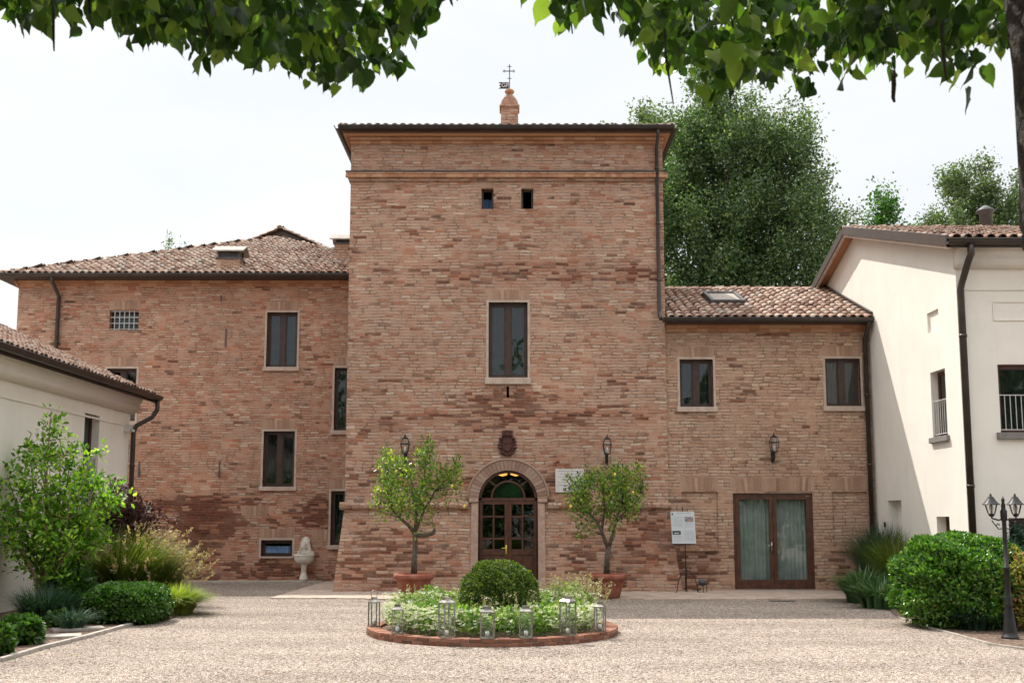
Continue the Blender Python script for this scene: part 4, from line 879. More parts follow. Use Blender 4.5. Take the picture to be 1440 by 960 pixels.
# ================================================================== RIGHT CREAM HOUSE
NY = atX(1362, 745, SX).y; peak = atX(1186, 322.5, SX-.32); near = atX(1338, 352, SX); bk = atX(1147, 408, SX)
near = Vector((SX, NY, atX(1340, 343.5, SX).z)); peak.x = SX; peak.z -= .12
slope = (peak.z-near.z)/(peak.y-NY); BY = peak.y+(peak.y-NY)
rh = thing('cream_house', 'two-storey cream plastered house at right with tiled roof and brown downpipe', 'house', (SX+5, NY+6, 0))
F = Fwest(SX)
def sr(x0, y0, x1, y1): p = atX(x0, (y0+y1)/2, SX); q = atX(x1, (y0+y1)/2, SX); m = (x0+x1)/2; return (q.y, p.y, atX(m, y1, SX).z, atX(m, y0, SX).z)
sw = sr(1310, 520, 1331, 614); sd = sr(1250, 703, 1269, 790); sd = (sd[0], sd[1], .05, sd[3]); sg = sr(1318, 726, 1336, 770)
nich = sr(1304, 437, 1320, 466)
mb = MB(); mb.poly([(NY, 0), (BY, 0), (BY, near.z), (peak.y, peak.z), (NY, near.z)], [rect(*sw), rect(*sd), rect(*sg), rect(*nich)], F, .26)
for r, dp in ((sd, .255), (nich, .05)): mb.poly(rect(*r), [], F, 0, -dp)
Ff = Ffront(NY); fw_ = prect(1405, 512, 1478, 608, NY); fd_ = prect(1421, 728, 1500, 830, NY); fp_ = prect(1398, 425, 1470, 449, NY)
fd_ = (fd_[0], fd_[1], .05, fd_[3]); HX1 = SX+12
mb.poly(rect(SX, HX1, 0, near.z+.02), [rect(*fw_), rect(*fd_)], Ff, .22)
mb.add([(HX1, NY, 0), (HX1, BY, 0), (HX1, BY, near.z), (HX1, peak.y, peak.z), (HX1, NY, near.z)], [(0, 1, 2, 3, 4)]); mb.add([(SX, BY, 0), (HX1, BY, 0), (HX1, BY, near.z), (SX, BY, near.z)], [(0, 1, 2, 3)])
mb.build('wall', M['stucco'], rh)
mb = MB(); p_ = fp_; 
for (x0, x1, z0, z1) in ((p_[0]-.03, p_[0], p_[2]-.03, p_[3]+.03), (p_[0], p_[1], p_[3], p_[3]+.03), (p_[0], p_[1], p_[2]-.03, p_[2])): mb.box(x0, x1, -.01, .02, z0, z1, Ff)
mb.build('plaster_panel', M['stucco'], rh)
# cornice on the front
zc = near.z-.02
prof = [(-.02, zc), (.30, zc), (.30, zc-.05), (.26, zc-.09), (.24, zc-.20), (.20, zc-.27), (.19, zc-.30), (.21, zc-.36), (.19, zc-.44), (.12, zc-.50), (.06, zc-.53), (-.02, zc-.53)]
mb = MB(); mb.extrude(prof, Ff, SX-.03, HX1); mb.build('cornice', M['stucco'], rh, True)
mb = MB(); mb.box(SX-.005, HX1, -.02, .025, zc-.98, zc-.95, Ff); mb.build('plaster_band', M['stucco'], rh)
window(F, sw, rh, setback=.16, leaves=1, surround=0, arch=False, rail=True, sill_mat='cement', sillh=.12, mat='wood_warm', label='narrow balcony window in the sunlit side wall')
window(F, sg, rh, setback=.2, leaves=1, surround=0, arch=False, sill=False, mat='wood_warm', label='small ground floor window in side wall')
window(Ff, fw_, rh, setback=.12, leaves=1, surround=0, arch=False, rail=True, sill_mat='cement', sillh=.14, mat='wood_warm', curtain='curtain', label='front balcony window with white railing')
window(Ff, fd_, rh, setback=.14, leaves=1, surround=0, arch=False, sill=False, mat='wood_warm', curtain='curtain_pale', name='front_door_window')
mb = MB(); q_ = atX(1245, 737, SX); mb.box(q_.y-.04, q_.y+.04, 0, .03, q_.z-.06, q_.z+.06, F); mb.build('bell_push', M['iron'], rh)
# roof planes with overhangs
ov = .32; ovY = .42; zroof = .10
def rpt(x, y): return Vector((x, y, peak.z-slope*abs(y-peak.y)+zroof))
mb = MB(); vs = [rpt(SX-ov, NY-ovY), rpt(HX1+.3, NY-ovY), rpt(HX1+.3, peak.y), rpt(SX-ov, peak.y), rpt(HX1+.3, BY+ovY), rpt(SX-ov, BY+ovY)]
mb.add(vs+[v-Vector((0, 0, .08)) for v in vs], [(0, 1, 2, 3), (3, 2, 4, 5), (6, 7, 8, 9), (9, 8, 10, 11), (0, 1, 7, 6), (4, 5, 11, 10), (0, 3, 9, 6), (3, 5, 11, 9), (1, 2, 8, 7), (2, 4, 10, 8)])
hroof = mb.build('roof', M['cornice_brick'], rh)
sv = rpt(SX-ov, peak.y)-rpt(SX-ov, NY-ovY); Ls = sv.length; W = HX1-SX+ov
tiles('roof_tiles', rpt(SX-ov+.08, NY-ovY), (1, 0, 0), sv, W, Ls, lambda u, s: u < W and s < Ls-.1, hroof, 'tile_new', cw=.235, rl=.37, seed=80)
sv2 = rpt(SX-ov, peak.y)-rpt(SX-ov, BY+ovY); tiles('roof_tiles', rpt(SX-ov+.08, BY+ovY), (1, 0, 0), sv2, W, Ls, lambda u, s: u < W and s < Ls-.1, hroof, 'tile_new', cw=.235, rl=.37, seed=81)
ridge(rpt(HX1+.3, peak.y), rpt(SX-ov, peak.y), hroof, 'tile_new', seed=5)
for (ya, yb) in ((NY-ovY, peak.y), (BY+ovY, peak.y)):   # verge boards
    a, b = rpt(SX-ov, ya), rpt(SX-ov, yb); mb = MB()
    vs = [a+Vector((x, 0, z)) for x in (-.03, .05) for z in (.10, -.13)]+[b+Vector((x, 0, z)) for x in (-.03, .05) for z in (.10, -.13)]
    mb.add(vs, [(0, 1, 3, 2), (4, 5, 7, 6), (0, 1, 5, 4), (2, 3, 7, 6), (0, 2, 6, 4), (1, 3, 7, 5)]); mb.build('verge_board', M['fascia_brown'], hroof)
    mb = MB(); vs = [a+Vector((x, 0, z)) for x in (.0, .06) for z in (-.13, -.19)]+[b+Vector((x, 0, z)) for x in (.0, .06) for z in (-.13, -.19)]
    mb.add(vs, [(0, 1, 3, 2), (4, 5, 7, 6), (0, 1, 5, 4), (2, 3, 7, 6), (0, 2, 6, 4), (1, 3, 7, 5)]); mb.build('verge_trim', M['stone'], hroof)
zg = rpt(SX, NY-ovY).z-.02
gutter(Ff, SX-ov-.03, HX1+.3, ovY+.085, zg, rh, r=.10)
mb = MB(); mb.box(SX-ov, HX1+.3, NY-ovY, NY-ovY+.03, zg-.14, zg+.04); mb.build('fascia', M['fascia_brown'], rh)
px_ = atY(1359, 345, NY-.3).x; p2 = atY(1361, 600, NY-.1).x
downpipe([(px_, NY-ovY-.08, zg-.06), (px_, NY-ovY-.08, zg-.30), (px_-.02, NY-ovY+.02, zg-.42), (p2+.02, NY-.14, zg-.80), (p2, NY-.09, zg-.95), (p2, NY-.09, .05)], rh, .07, [(p2, NY-.09, z) for z in (2.5, 5.6)])
vp = atY(1386, 300, peak.y+.6); mb = MB(); mb.lathe([(.17, -.35), (.17, .02), (.25, .04), (.25, .07), (.12, .17), (.04, .22)], (vp.x, vp.y, vp.z), 16); mb.build('roof_vent', M['lead'], hroof, True)

# ================================================================== LEFT CREAM HOUSE
LHX = -10.06; LHY = 28.0
lh = thing('low_cream_house', 'low cream plastered house at left edge with moulded cornice, behind the shrubs', 'house', (LHX-5, 20, 0))
F = Feast(LHX); ze = atY(205, 557, LHY).z; NYL = 6.0
def sl2(x0, y0, x1, y1): p = atX(x0, (y0+y1)/2, LHX); q = atX(x1, (y0+y1)/2, LHX); m = (x0+x1)/2; return (p.y, q.y, atX(m, y1, LHX).z, atX(m, y0, LHX).z)
lw = sl2(118, 582, 139, 650); lw = (lw[0], lw[1], 2.0, lw[3])
mb = MB(); mb.poly(rect(NYL, LHY, 0, ze+.1), [rect(*lw)], F, .26); s_ = .44; HXW = 11.0
mb.poly([(LHX-HXW, 0), (LHX, 0), (LHX, ze+.1), (LHX-HXW/2, ze+.1+s_*HXW/2), (LHX-HXW, ze+.1)], [], Ffront(LHY)); mb.poly([(LHX-HXW, 0), (LHX, 0), (LHX, ze+.1), (LHX-HXW/2, ze+.1+s_*HXW/2), (LHX-HXW, ze+.1)], [], Ffront(NYL))
mb.add([(LHX-HXW, NYL, 0), (LHX-HXW, LHY, 0), (LHX-HXW, LHY, ze), (LHX-HXW, NYL, ze)], [(0, 1, 2, 3)])
mb.build('wall', M['stucco'], lh)
window(F, lw, lh, setback=.18, leaves=1, surround=0, arch=False, rail=True, sill=True, sill_mat='cement', mat='wood_warm', curtain='curtain')
zc = ze-.0
prof = [(-.02, zc), (.36, zc), (.36, zc-.05), (.31, zc-.08), (.29, zc-.16), (.24, zc-.22), (.23, zc-.25), (.25, zc-.31), (.23, zc-.38), (.15, zc-.44), (.07, zc-.47), (-.02, zc-.47)]
mb = MB(); mb.extrude(prof, F, NYL, LHY+.02); mb.build('cornice', M['stucco'], lh, True)
mb = MB(); mb.box(NYL, LHY, -.02, .03, zc-.82, zc-.78, F); mb.build('plaster_band', M['stucco'], lh)
ex = LHX+.52; ezz = ze+.02
mb = MB(); vs = [(ex, NYL-.3, ezz), (ex, LHY+.35, ezz), (LHX-HXW/2, LHY+.35, ezz+s_*(HXW/2+.52)), (LHX-HXW/2, NYL-.3, ezz+s_*(HXW/2+.52)), (LHX-HXW-.5, LHY+.35, ezz), (LHX-HXW-.5, NYL-.3, ezz)]
mb.add(vs+[(x, y, z-.07) for x, y, z in vs], [(0, 1, 2, 3), (3, 2, 4, 5), (6, 7, 8, 9), (9, 8, 10, 11), (0, 1, 7, 6), (4, 5, 11, 10), (0, 3, 9, 6), (3, 5, 11, 9), (1, 2, 8, 7), (2, 4, 10, 8)])
lhr = mb.build('roof', M['pan'], lh)
Ls = (HXW/2+.52)*math.hypot(1, s_)
tiles('roof_tiles', (ex, NYL-.3, ezz), (0, 1, 0), Vector((-1, 0, s_)), LHY-NYL+.6, Ls, lambda u, s: s < Ls and u < LHY-NYL+.6, lhr, 'tile_new', seed=90)
gutter(Feast(ex), NYL-.3, LHY+.45, .09, ezz, lh, r=.10)
mb = MB(); mb.box(ex-.02, ex, NYL-.3, LHY+.4, ezz-.16, ezz+.02); mb.build('fascia', M['metal_brown'], lh)
gx, gy = ex+.08, LHY+.30
downpipe([(gx, gy, ezz-.05), (gx, gy, ezz-.35), (gx-.12, gy-.02, ezz-.55), (LHX+.16, LHY+.02, ezz-.80), (LHX+.10, LHY-.0, ezz-.98), (LHX+.10, LHY, .05)], lh, .062, [(LHX+.10, LHY, z) for z in (1.5, 3.2)])
mb = MB(); mb.box(LHX+.0, LHX+.16, LHY-.45, LHY-.25, ezz-.98, ezz-.80); mb.tube([(LHX+.1, LHY-.2, ezz-.9), (LHX+.28, LHY-.5, ezz-.97)], .035, 8); mb.build('security_camera', M['marble'], lh)
#OBJECTS

# ================================================================== BACKGROUND TREES
pb = atY(1010, 500, 46); 
crown_tree('poplar_tree', 'tallest dense poplar rising behind the right wing, beside the tower', (pb.x, 47, 0), 22.3, [(.18, 4.0), (.30, 4.9), (.5, 5.3), (.66, 4.7), (.80, 3.7), (.92, 2.1), (1.0, .5)], 520, 360, .155, 'poplar', .35, seed=2, group='background trees', z0=.12, lean=.6)
p = atY(1120, 400, 44); crown_tree('poplar_tree', 'shorter poplar on the right flank of the tallest one, behind the right wing', (p.x-.1, 45, 0), 19.8, [(.15, 2.1), (.35, 2.8), (.55, 2.8), (.75, 2.3), (.9, 1.4), (1.0, .4)], 230, 250, .16, 'poplar', .22, seed=5, group='background trees', z0=.15, lean=.7)
p = atY(925, 400, 50); crown_tree('poplar_tree', 'pale-tipped poplar just right of the tower top, partly hidden by it', (p.x, 50, 0), 21.6, [(.15, 2.4), (.45, 3.7), (.7, 3.7), (.85, 2.9), (.94, 1.7), (1.0, .5)], 270, 290, .17, 'tree_far', .25, seed=9, group='background trees', z0=.15, lean=.7)
p = atY(1172, 400, 42); crown_tree('small_tree', 'low loose tree between the poplars and the cream house gable', (p.x, 42.5, 0), 11.6, [(.15, 1.6), (.5, 1.9), (.8, 1.4), (1.0, .4)], 90, 260, .15, 'poplar', .14, seed=12, group='background trees', lean=.8)
p = atY(1372, 300, 62); crown_tree('poplar_tree', 'round-headed tree far behind the cream house roof, near the linden trunk', (p.x-.1, 62, 0), 22.5, [(.2, 2.9), (.45, 4.4), (.7, 4.4), (.86, 3.4), (.95, 2.2), (1.0, .9)], 400, 330, .19, 'tree_far', .28, seed=15, group='background trees', lean=.5)
p = atY(1198, 300, 55); crown_tree('small_tree', 'thin grey-green treetop left of the cream house ridge', (p.x, 55, 0), 18.6, [(.3, .9), (.6, 1.3), (.85, .9), (1.0, .2)], 60, 110, .18, 'tree_far', .1, seed=16, group='background trees', lean=.8)
p = atY(1246, 300, 48); crown_tree('small_tree', 'bright green treetop above the left end of the cream house ridge', (p.x, 48, 0), 16.5, [(.4, .8), (.75, 1.0), (.93, .7), (1.0, .2)], 60, 330, .17, 'fig', .1, seed=18, group='background trees', lean=.4)
p = atY(1275, 300, 50); crown_tree('small_tree', 'very small bright treetop right of the bigger bright one', (p.x, 50, 0), 16.8, [(.4, .5), (.8, .8), (1.0, .2)], 20, 80, .18, 'fig', .08, seed=19, group='background trees', lean=.4)
for k, (px_, py_, tx) in enumerate(((238, 333, 'left one of two tiny treetops above the left wing roof'), (261, 336, 'right one of two tiny treetops above the left wing roof'))):
    p = atY(px_, py_, 62); crown_tree('cypress_tree', tx, (p.x, 62, 0), p.z, [(.3, .3), (.7, .42), (.9, .32), (1.0, .08)], 30, 60, .14, 'poplar', .1, seed=30+k, sig=(.16, .16, .4), group='background trees', lean=0, limbs=0)

# trees of the park behind the photographer, seen in the window glass
tl = []; n = 26000; cx = rng.uniform(-34, 34, n); hh = 11+3*np.sin(cx*.45)+2*np.sin(cx*1.3); zc_ = rng.random(n)**.8*hh
P_ = np.stack([cx, -27+rng.normal(0, 2.2, n), zc_+.2], 1)
tag(leaf_obj('park_tree_line', [(P_, rng.normal(size=(n, 3)), .85*rng.uniform(.6, 1.3, n), 'oval')], M['poplar'], None, (0, -27, 0)), 'dense green line of park trees behind the photographer', 'trees', kind='stuff')

# ================================================================== LINDEN TREES OVERHEAD
def linden(name, label, base, trunk, tr, edge_pts, cx, cy, rx, ry, top, nfr, seed, limbs):
    """edge_pts: (x, z) height of the drooping lower fringe of the crown along x"""
    r_ = np.random.default_rng(seed); root = thing(name, label, 'tree', base, 'linden trees over the yard')
    mb = MB(); mb.tube(trunk, tr, 16)
    for k in range(14):
        j = r_.integers(1, len(trunk)-1); q = r_.random(); c = Vector(trunk[j]).lerp(Vector(trunk[j+1 if j+1 < len(trunk) else j]), q); a = r_.uniform(0, 6.28); rr = tr[j]
        mb.lathe([(.005, -.07), (.035, -.03), (.045, 0), (.03, .035), (.004, .07)], (c.x+rr*math.cos(a)*.93, c.y+rr*math.sin(a)*.93, c.z), 7)
    tk = mb.build('trunk', M['bark_dark'], root, True)
    ex = np.array([e[0] for e in edge_pts]); ez = np.array([e[1] for e in edge_pts])
    low = lambda x, y: np.interp(x, ex, ez)+.42*np.maximum(y-4.7, 0)+.10*np.maximum(4.3-y, 0)
    # fringe: hanging twigs, each with overlapping leaves
    nt = nfr; tx = r_.uniform(cx-rx, cx+rx, nt*3); ty = r_.uniform(3.3, 6.3, nt*3); ok = ((tx-cx)/rx)**2+((ty-cy)/ry)**2 < 1.0; tx, ty = tx[ok][:nt], ty[ok][:nt]; nt = len(tx)
    tz = low(tx, ty)+np.abs(r_.normal(0, .20, nt))+.05*np.sin(tx*9+ty*5); tz[:int(nt*.45)] = low(tx, ty)[:int(nt*.45)]+r_.random(int(nt*.45))*.14+.05*np.sin(tx*9+ty*5)[:int(nt*.45)]
    m = 7; idx = np.repeat(np.arange(nt), m); q = r_.random(nt*m)
    az = r_.uniform(0, 6.28, nt)[idx]; P_ = np.stack([tx[idx]+.16*q*np.cos(az), ty[idx]+.16*q*np.sin(az), tz[idx]+.10+.22*q], 1)+r_.normal(0, .035, (nt*m, 3))
    D = np.stack([r_.normal(0, .5, nt*m), r_.normal(0, .5, nt*m), np.full(nt*m, -1.0)], 1)
    N = np.stack([r_.normal(0, 1.0, nt*m), -np.abs(r_.normal(.8, .6, nt*m)), r_.normal(.5, .6, nt*m)], 1)
    # body of the crown
    nb = 7600; a = r_.uniform(0, 6.28, nb); rr = np.sqrt(r_.random(nb)); bx = cx+rx*rr*np.cos(a); by = cy+ry*rr*np.sin(a); lo = low(bx, by)+.22
    zt = lo+.25+(top-lo-.25)*np.sqrt(np.maximum(1-rr**2, 0)); bz = lo+(zt-lo)*r_.random(nb)**1.1
    PB = np.stack([bx, by, bz], 1); DB = np.stack([r_.normal(0, .7, nb), r_.normal(0, .7, nb), r_.normal(-.6, .5, nb)], 1)
    NB = np.stack([r_.normal(0, .8, nb), r_.normal(0, .8, nb), np.full(nb, 1.0)], 1)
    leaf_obj('crown', [(P_, D, .090*r_.uniform(.4, 1.25, nt*m), 'heart', N), (PB, DB, .105*r_.uniform(.6, 1.3, nb), 'heart', NB)], M['linden'], root)
    nbk = nt//2; k = r_.integers(0, nt, nbk); PK = np.stack([tx[k], ty[k], tz[k]+.12+.1*r_.random(nbk)], 1)+r_.normal(0, .05, (nbk, 3))
    leaf_obj('bracts', [(PK, np.stack([r_.normal(0, .5, nbk), r_.normal(0, .5, nbk), np.full(nbk, -1.)], 1), .055*r_.uniform(.7, 1.2, nbk), 'blade')], M['linden_bract'], root)['kind'] = 'stuff'
    lb = MB()
    for pts in limbs: lb.tube(pts, [.075, .055, .04, .02][:len(pts)], 8)
    for j in range(60):
        k = r_.integers(0, nt); p = Vector((tx[k], ty[k], tz[k]+.08)); q_ = p+Vector((r_.normal(0, .12), r_.normal(0, .12), .45)); lb.tube([q_+Vector((r_.normal(0, .3), r_.normal(0, .3), .25)), q_, p], [.012, .008, .004], 5)
    lb.build('branches', M['bark_dark'], root, True)
    return root
Yf = 4.7
E = lambda lst: [(atY(x, y+19, Yf).x, atY(x, y+19, Yf).z) for x, y in lst]
eR = E([(745, -20), (757, 30), (800, 36), (852, 32), (890, 8), (904, 15), (912, 60), (960, 88), (1010, 125), (1060, 138), (1100, 118), (1180, 122), (1222, 122), (1245, 95), (1300, 80), (1318, 0), (1340, 5), (1356, 80), (1392, 118), (1412, 100), (1450, 80), (1560, 60)])
eR.append((6.5, 4.5))
tb = (2.62, 4.35, 0); tR = [(x_+.045, y_, z_) for x_, y_, z_ in [(2.76, 4.35, -.05), (2.66, 4.35, .5), (2.56, 4.35, 1.3), (2.47, 4.35, 2.1), (2.39, 4.35, 2.65), (2.30, 4.35, 2.95), (2.24, 4.35, 3.14), (2.225, 4.35, 3.30), (2.22, 4.35, 3.8), (2.19, 4.38, 4.4), (2.12, 4.4, 5.2), (2.1, 4.4, 6.6)]]
rT = [.21, .17, .15, .14, .135, .14, .150, .125, .12, .115, .10, .05]
linden('linden_tree', 'linden tree at the right picture edge with dark rough trunk and overhanging leaves', tb, tR, rT, eR, 2.95, 3.7, 3.2, 3.2, 7.4, 760, 3,
       [[(2.16, 4.38, 4.4), (1.4, 4.6, 4.75), (.8, 4.9, 4.85), (.35, 5.0, 4.75)], [(2.14, 4.4, 4.7), (2.9, 4.7, 5.1), (3.8, 5.0, 5.2), (4.6, 5.0, 5.1)], [(2.14, 4.4, 4.9), (1.6, 3.6, 5.4), (1.2, 2.9, 5.6), (1.0, 2.2, 5.6)]])
eL = E([(-400, 40), (0, -25), (22, 4), (35, 28), (75, 32), (95, 58), (128, 66), (172, 66), (190, 30), (205, 12), (216, 70), (262, 76), (300, 86), (335, 92), (385, 118), (440, 130), (490, 128), (522, 112), (532, 64), (560, 66), (600, 64), (628, 36), (634, -20)])
eL = [(-6.5, 4.7)]+eL
tL = [(-3.3, 4.0, -.05), (-3.28, 4.0, 1), (-3.25, 4.0, 2), (-3.2, 4.0, 3), (-3.15, 4.0, 4), (-3.1, 4.0, 5), (-3.05, 4.0, 6.4)]
linden('linden_tree', 'linden tree at upper left, only its hanging leaves in view', (-3.3, 4.0, 0), tL, [.24, .2, .18, .17, .15, .12, .05], eL, -2.85, 3.7, 2.75, 3.2, 7.4, 760, 4,
       [[(-3.15, 4.0, 4.2), (-2.4, 4.5, 4.7), (-1.6, 4.8, 4.8), (-1.0, 4.9, 4.7)], [(-3.12, 4.0, 4.6), (-2.6, 3.2, 5.3), (-2.2, 2.4, 5.6), (-2.0, 1.8, 5.7)]])
# bare hanging twigs
def hang(pts, root, w=.006):
    mb = MB(); mb.tube([atY(x, y, Yf) for x, y in pts], [w, w, w*.8, w*.5][:len(pts)], 6); mb.build('bare_twig', M['bark_dark'], root, True)
lt = bpy.data.objects['linden_tree']; ltL = bpy.data.objects['linden_tree.001']
hang([(934, 40), (936, 78), (941, 110), (947, 147)], lt); hang([(1256, 100), (1257, 120), (1256, 138), (1258, 144)], lt, .011); hang([(1324, 30), (1326, 70), (1328, 95), (1331, 114)], lt, .008)
hang([(75, 5), (75, 30), (75.5, 55), (76, 72)], ltL, .007)

# ================================================================== ROUND FLOWER BED
BC = Vector((-.32, 17.95, 0)); BR = 2.06
rb = thing('brick_bed_edging', 'low round brick kerb enclosing the flower bed in the gravel', 'kerb', tuple(BC))
mb = MB(); nB = 62
for course, (z0, z1, off) in enumerate(((.0, .052, .5), (.058, .112, 0))):
    for i in range(nB):
        q0 = 2*math.pi*(i+off)/nB; q1 = 2*math.pi*(i+off+.955)/nB; ro = BR+.004*math.sin(i*5.1); ri = BR-.22; dz = .003*math.sin(i*2.7+course)
        vs = [(BC.x+r*math.cos(q), BC.y+r*math.sin(q), z+dz) for z in (z0, z1) for r, q in ((ri, q0), (ri, q1), (ro, q1), (ro, q0))]
        mb.add(vs, [(0, 1, 2, 3), (4, 5, 6, 7), (0, 1, 5, 4), (1, 2, 6, 5), (2, 3, 7, 6), (3, 0, 4, 7)])
mb.build('brick_ring', M['pier_brick'], rb, bevel=.006)
mb = MB(); mb.lathe([(BR-.012, 0), (BR-.012, .104), (BR-.20, .104), (BR-.205, 0)], BC, 62); mb.build('mortar', M['kerb'], rb)
mb = MB(); mb.lathe([(BR-.21, 0), (BR-.21, .07), (1.0, .10), (.01, .12)], BC, 48); mb.build('soil', M['mulch'], rb, True)
# flowers: ground cover
n = 15000; a = rng.uniform(0, 6.283, n); r = (BR-.33)*np.sqrt(rng.random(n)); x, y = r*np.cos(a), r*np.sin(a)
hgt = .37+.07*np.sin(x*3+1)*np.cos(y*3.4)+.05*np.sin(x*8+y*5)+.04*(y > 0)*np.abs(y)/BR+.24*np.exp(-((x-1.35)**2+(y-.5)**2)/.40)+.14*np.exp(-((x+1.25)**2+(y-.7)**2)/.3)
hgt *= np.clip((BR-.15-r)/.30, .45, 1); keep = (x*x+(y)**2 > .5**2); 
P_ = np.stack([BC.x+x, BC.y+y, .09+hgt*rng.random(n)**.55], 1)[keep]; nk = len(P_)
D = rng.normal(size=(nk, 3))+UP*.7
g = leaf_obj('flower_foliage', [(P_, D, .065*rng.uniform(.6, 1.5, nk), 'fold')], M['bed_leaf'], None, tuple(BC)); tag(g, 'leafy green bedding plants filling the round brick bed', 'bedding plants', kind='stuff')
fl = []; ff = []
cl = np.array([(-1.52, -.55), (-1.3, -.95), (-1.0, -1.2), (-.75, -1.4), (-.35, -1.5), (-1.6, -.15), (1.0, -1.25), (1.3, -.95), (1.55, -.6), (.8, -1.1), (.1, -1.55), (-.2, -1.35), (1.5, -.2), (.45, -.9), (-.9, .2), (.9, .6), (1.2, .3), (-1.2, .6), (.6, 1.2), (-.5, 1.3)])
wt = np.array([3, 3, 3, 2.5, 1.5, 2, 2.6, 3, 2, 1.5, .8, 1, 1, 1, 1, 2, 2, 1.5, 1, 1]); wt /= wt.sum()
nf = 1900; k = rng.choice(len(cl), nf, p=wt); fx = cl[k, 0]+rng.normal(0, .19, nf); fy = cl[k, 1]+rng.normal(0, .17, nf); fr_ = np.hypot(fx, fy); s_ = np.minimum(1, (BR-.26)/fr_); fx *= s_; fy *= s_
fh = .12+.32*rng.random(nf)+.12*(fy > -.2)
m = 5; ang = (np.arange(m)*2*np.pi/m)[None, :]+rng.uniform(0, 6.28, nf)[:, None]; PP = np.repeat(np.stack([BC.x+fx, BC.y+fy, .07+fh], 1), m, 0); DD = np.stack([np.cos(ang).ravel(), np.sin(ang).ravel()*.9-.25, rng.uniform(.1, .9, nf*m)], 1)
tag(leaf_obj('white_flowers', [(PP, DD, .036*rng.uniform(.8, 1.4, nf*m), 'oval')], M['petal'], None, tuple(BC)), 'small white blossoms scattered over the round bed', 'flowers', kind='stuff')
# wispy straw-coloured stems
ns = 260; a = rng.uniform(0, 6.283, ns); r = 1.75*rng.random(ns)**.6; sx, sy = r*np.cos(a), r*np.sin(a); right = rng.random(ns) < .5; sx[right] = 1.3+rng.normal(0, .35, right.sum()); sy[right] = .35+rng.normal(0, .4, right.sum())
rr = np.hypot(sx, sy); sc = np.minimum(1, 1.75/rr); sx *= sc; sy *= sc
sh = .42+.22*rng.random(ns)+.22*np.exp(-((sx-1.3)**2+(sy-.4)**2)/.6); mb = MB(); tips = []
for i in range(ns):
    if sx[i]**2+sy[i]**2 < .6: continue
    b = Vector((BC.x+sx[i], BC.y+sy[i], .1)); tp = b+Vector((rng.normal(0, .09)+(.12 if right[i] else 0), rng.normal(0, .09), sh[i])); mb.tube([b, b.lerp(tp, .6)+Vector((rng.normal(0, .02), 0, .02)), tp], [.003, .0025, .0015], 3); tips += [b.lerp(tp, q) for q in (.6, .72, .82, .9, .97, 1)]
tips = np.array([tuple(q) for q in tips]); tips = np.repeat(tips, 2, 0)+rng.normal(0, .014, (len(tips)*2, 3))
wsp = leaf_obj('seed_stems', [(tips, rng.normal(size=tips.shape)+UP*.3, .034*rng.uniform(.6, 1.3, len(tips)), 'oval')], M['petal_pale'], None, tuple(BC)); tag(wsp, 'thin straw-coloured flower stems rising above the round bed', 'flower stems', kind='stuff')
mb.build('stems', M['petal_pale'], wsp, recalc=False)
blob('boxwood_ball', 'clipped dome of boxwood in the middle of the round brick bed', (-.235, 17.95, .50), (.66, .66, .655), 26000, .042, 'box', 'fold', 3, 'topiary', noise=.06, depth=.14)

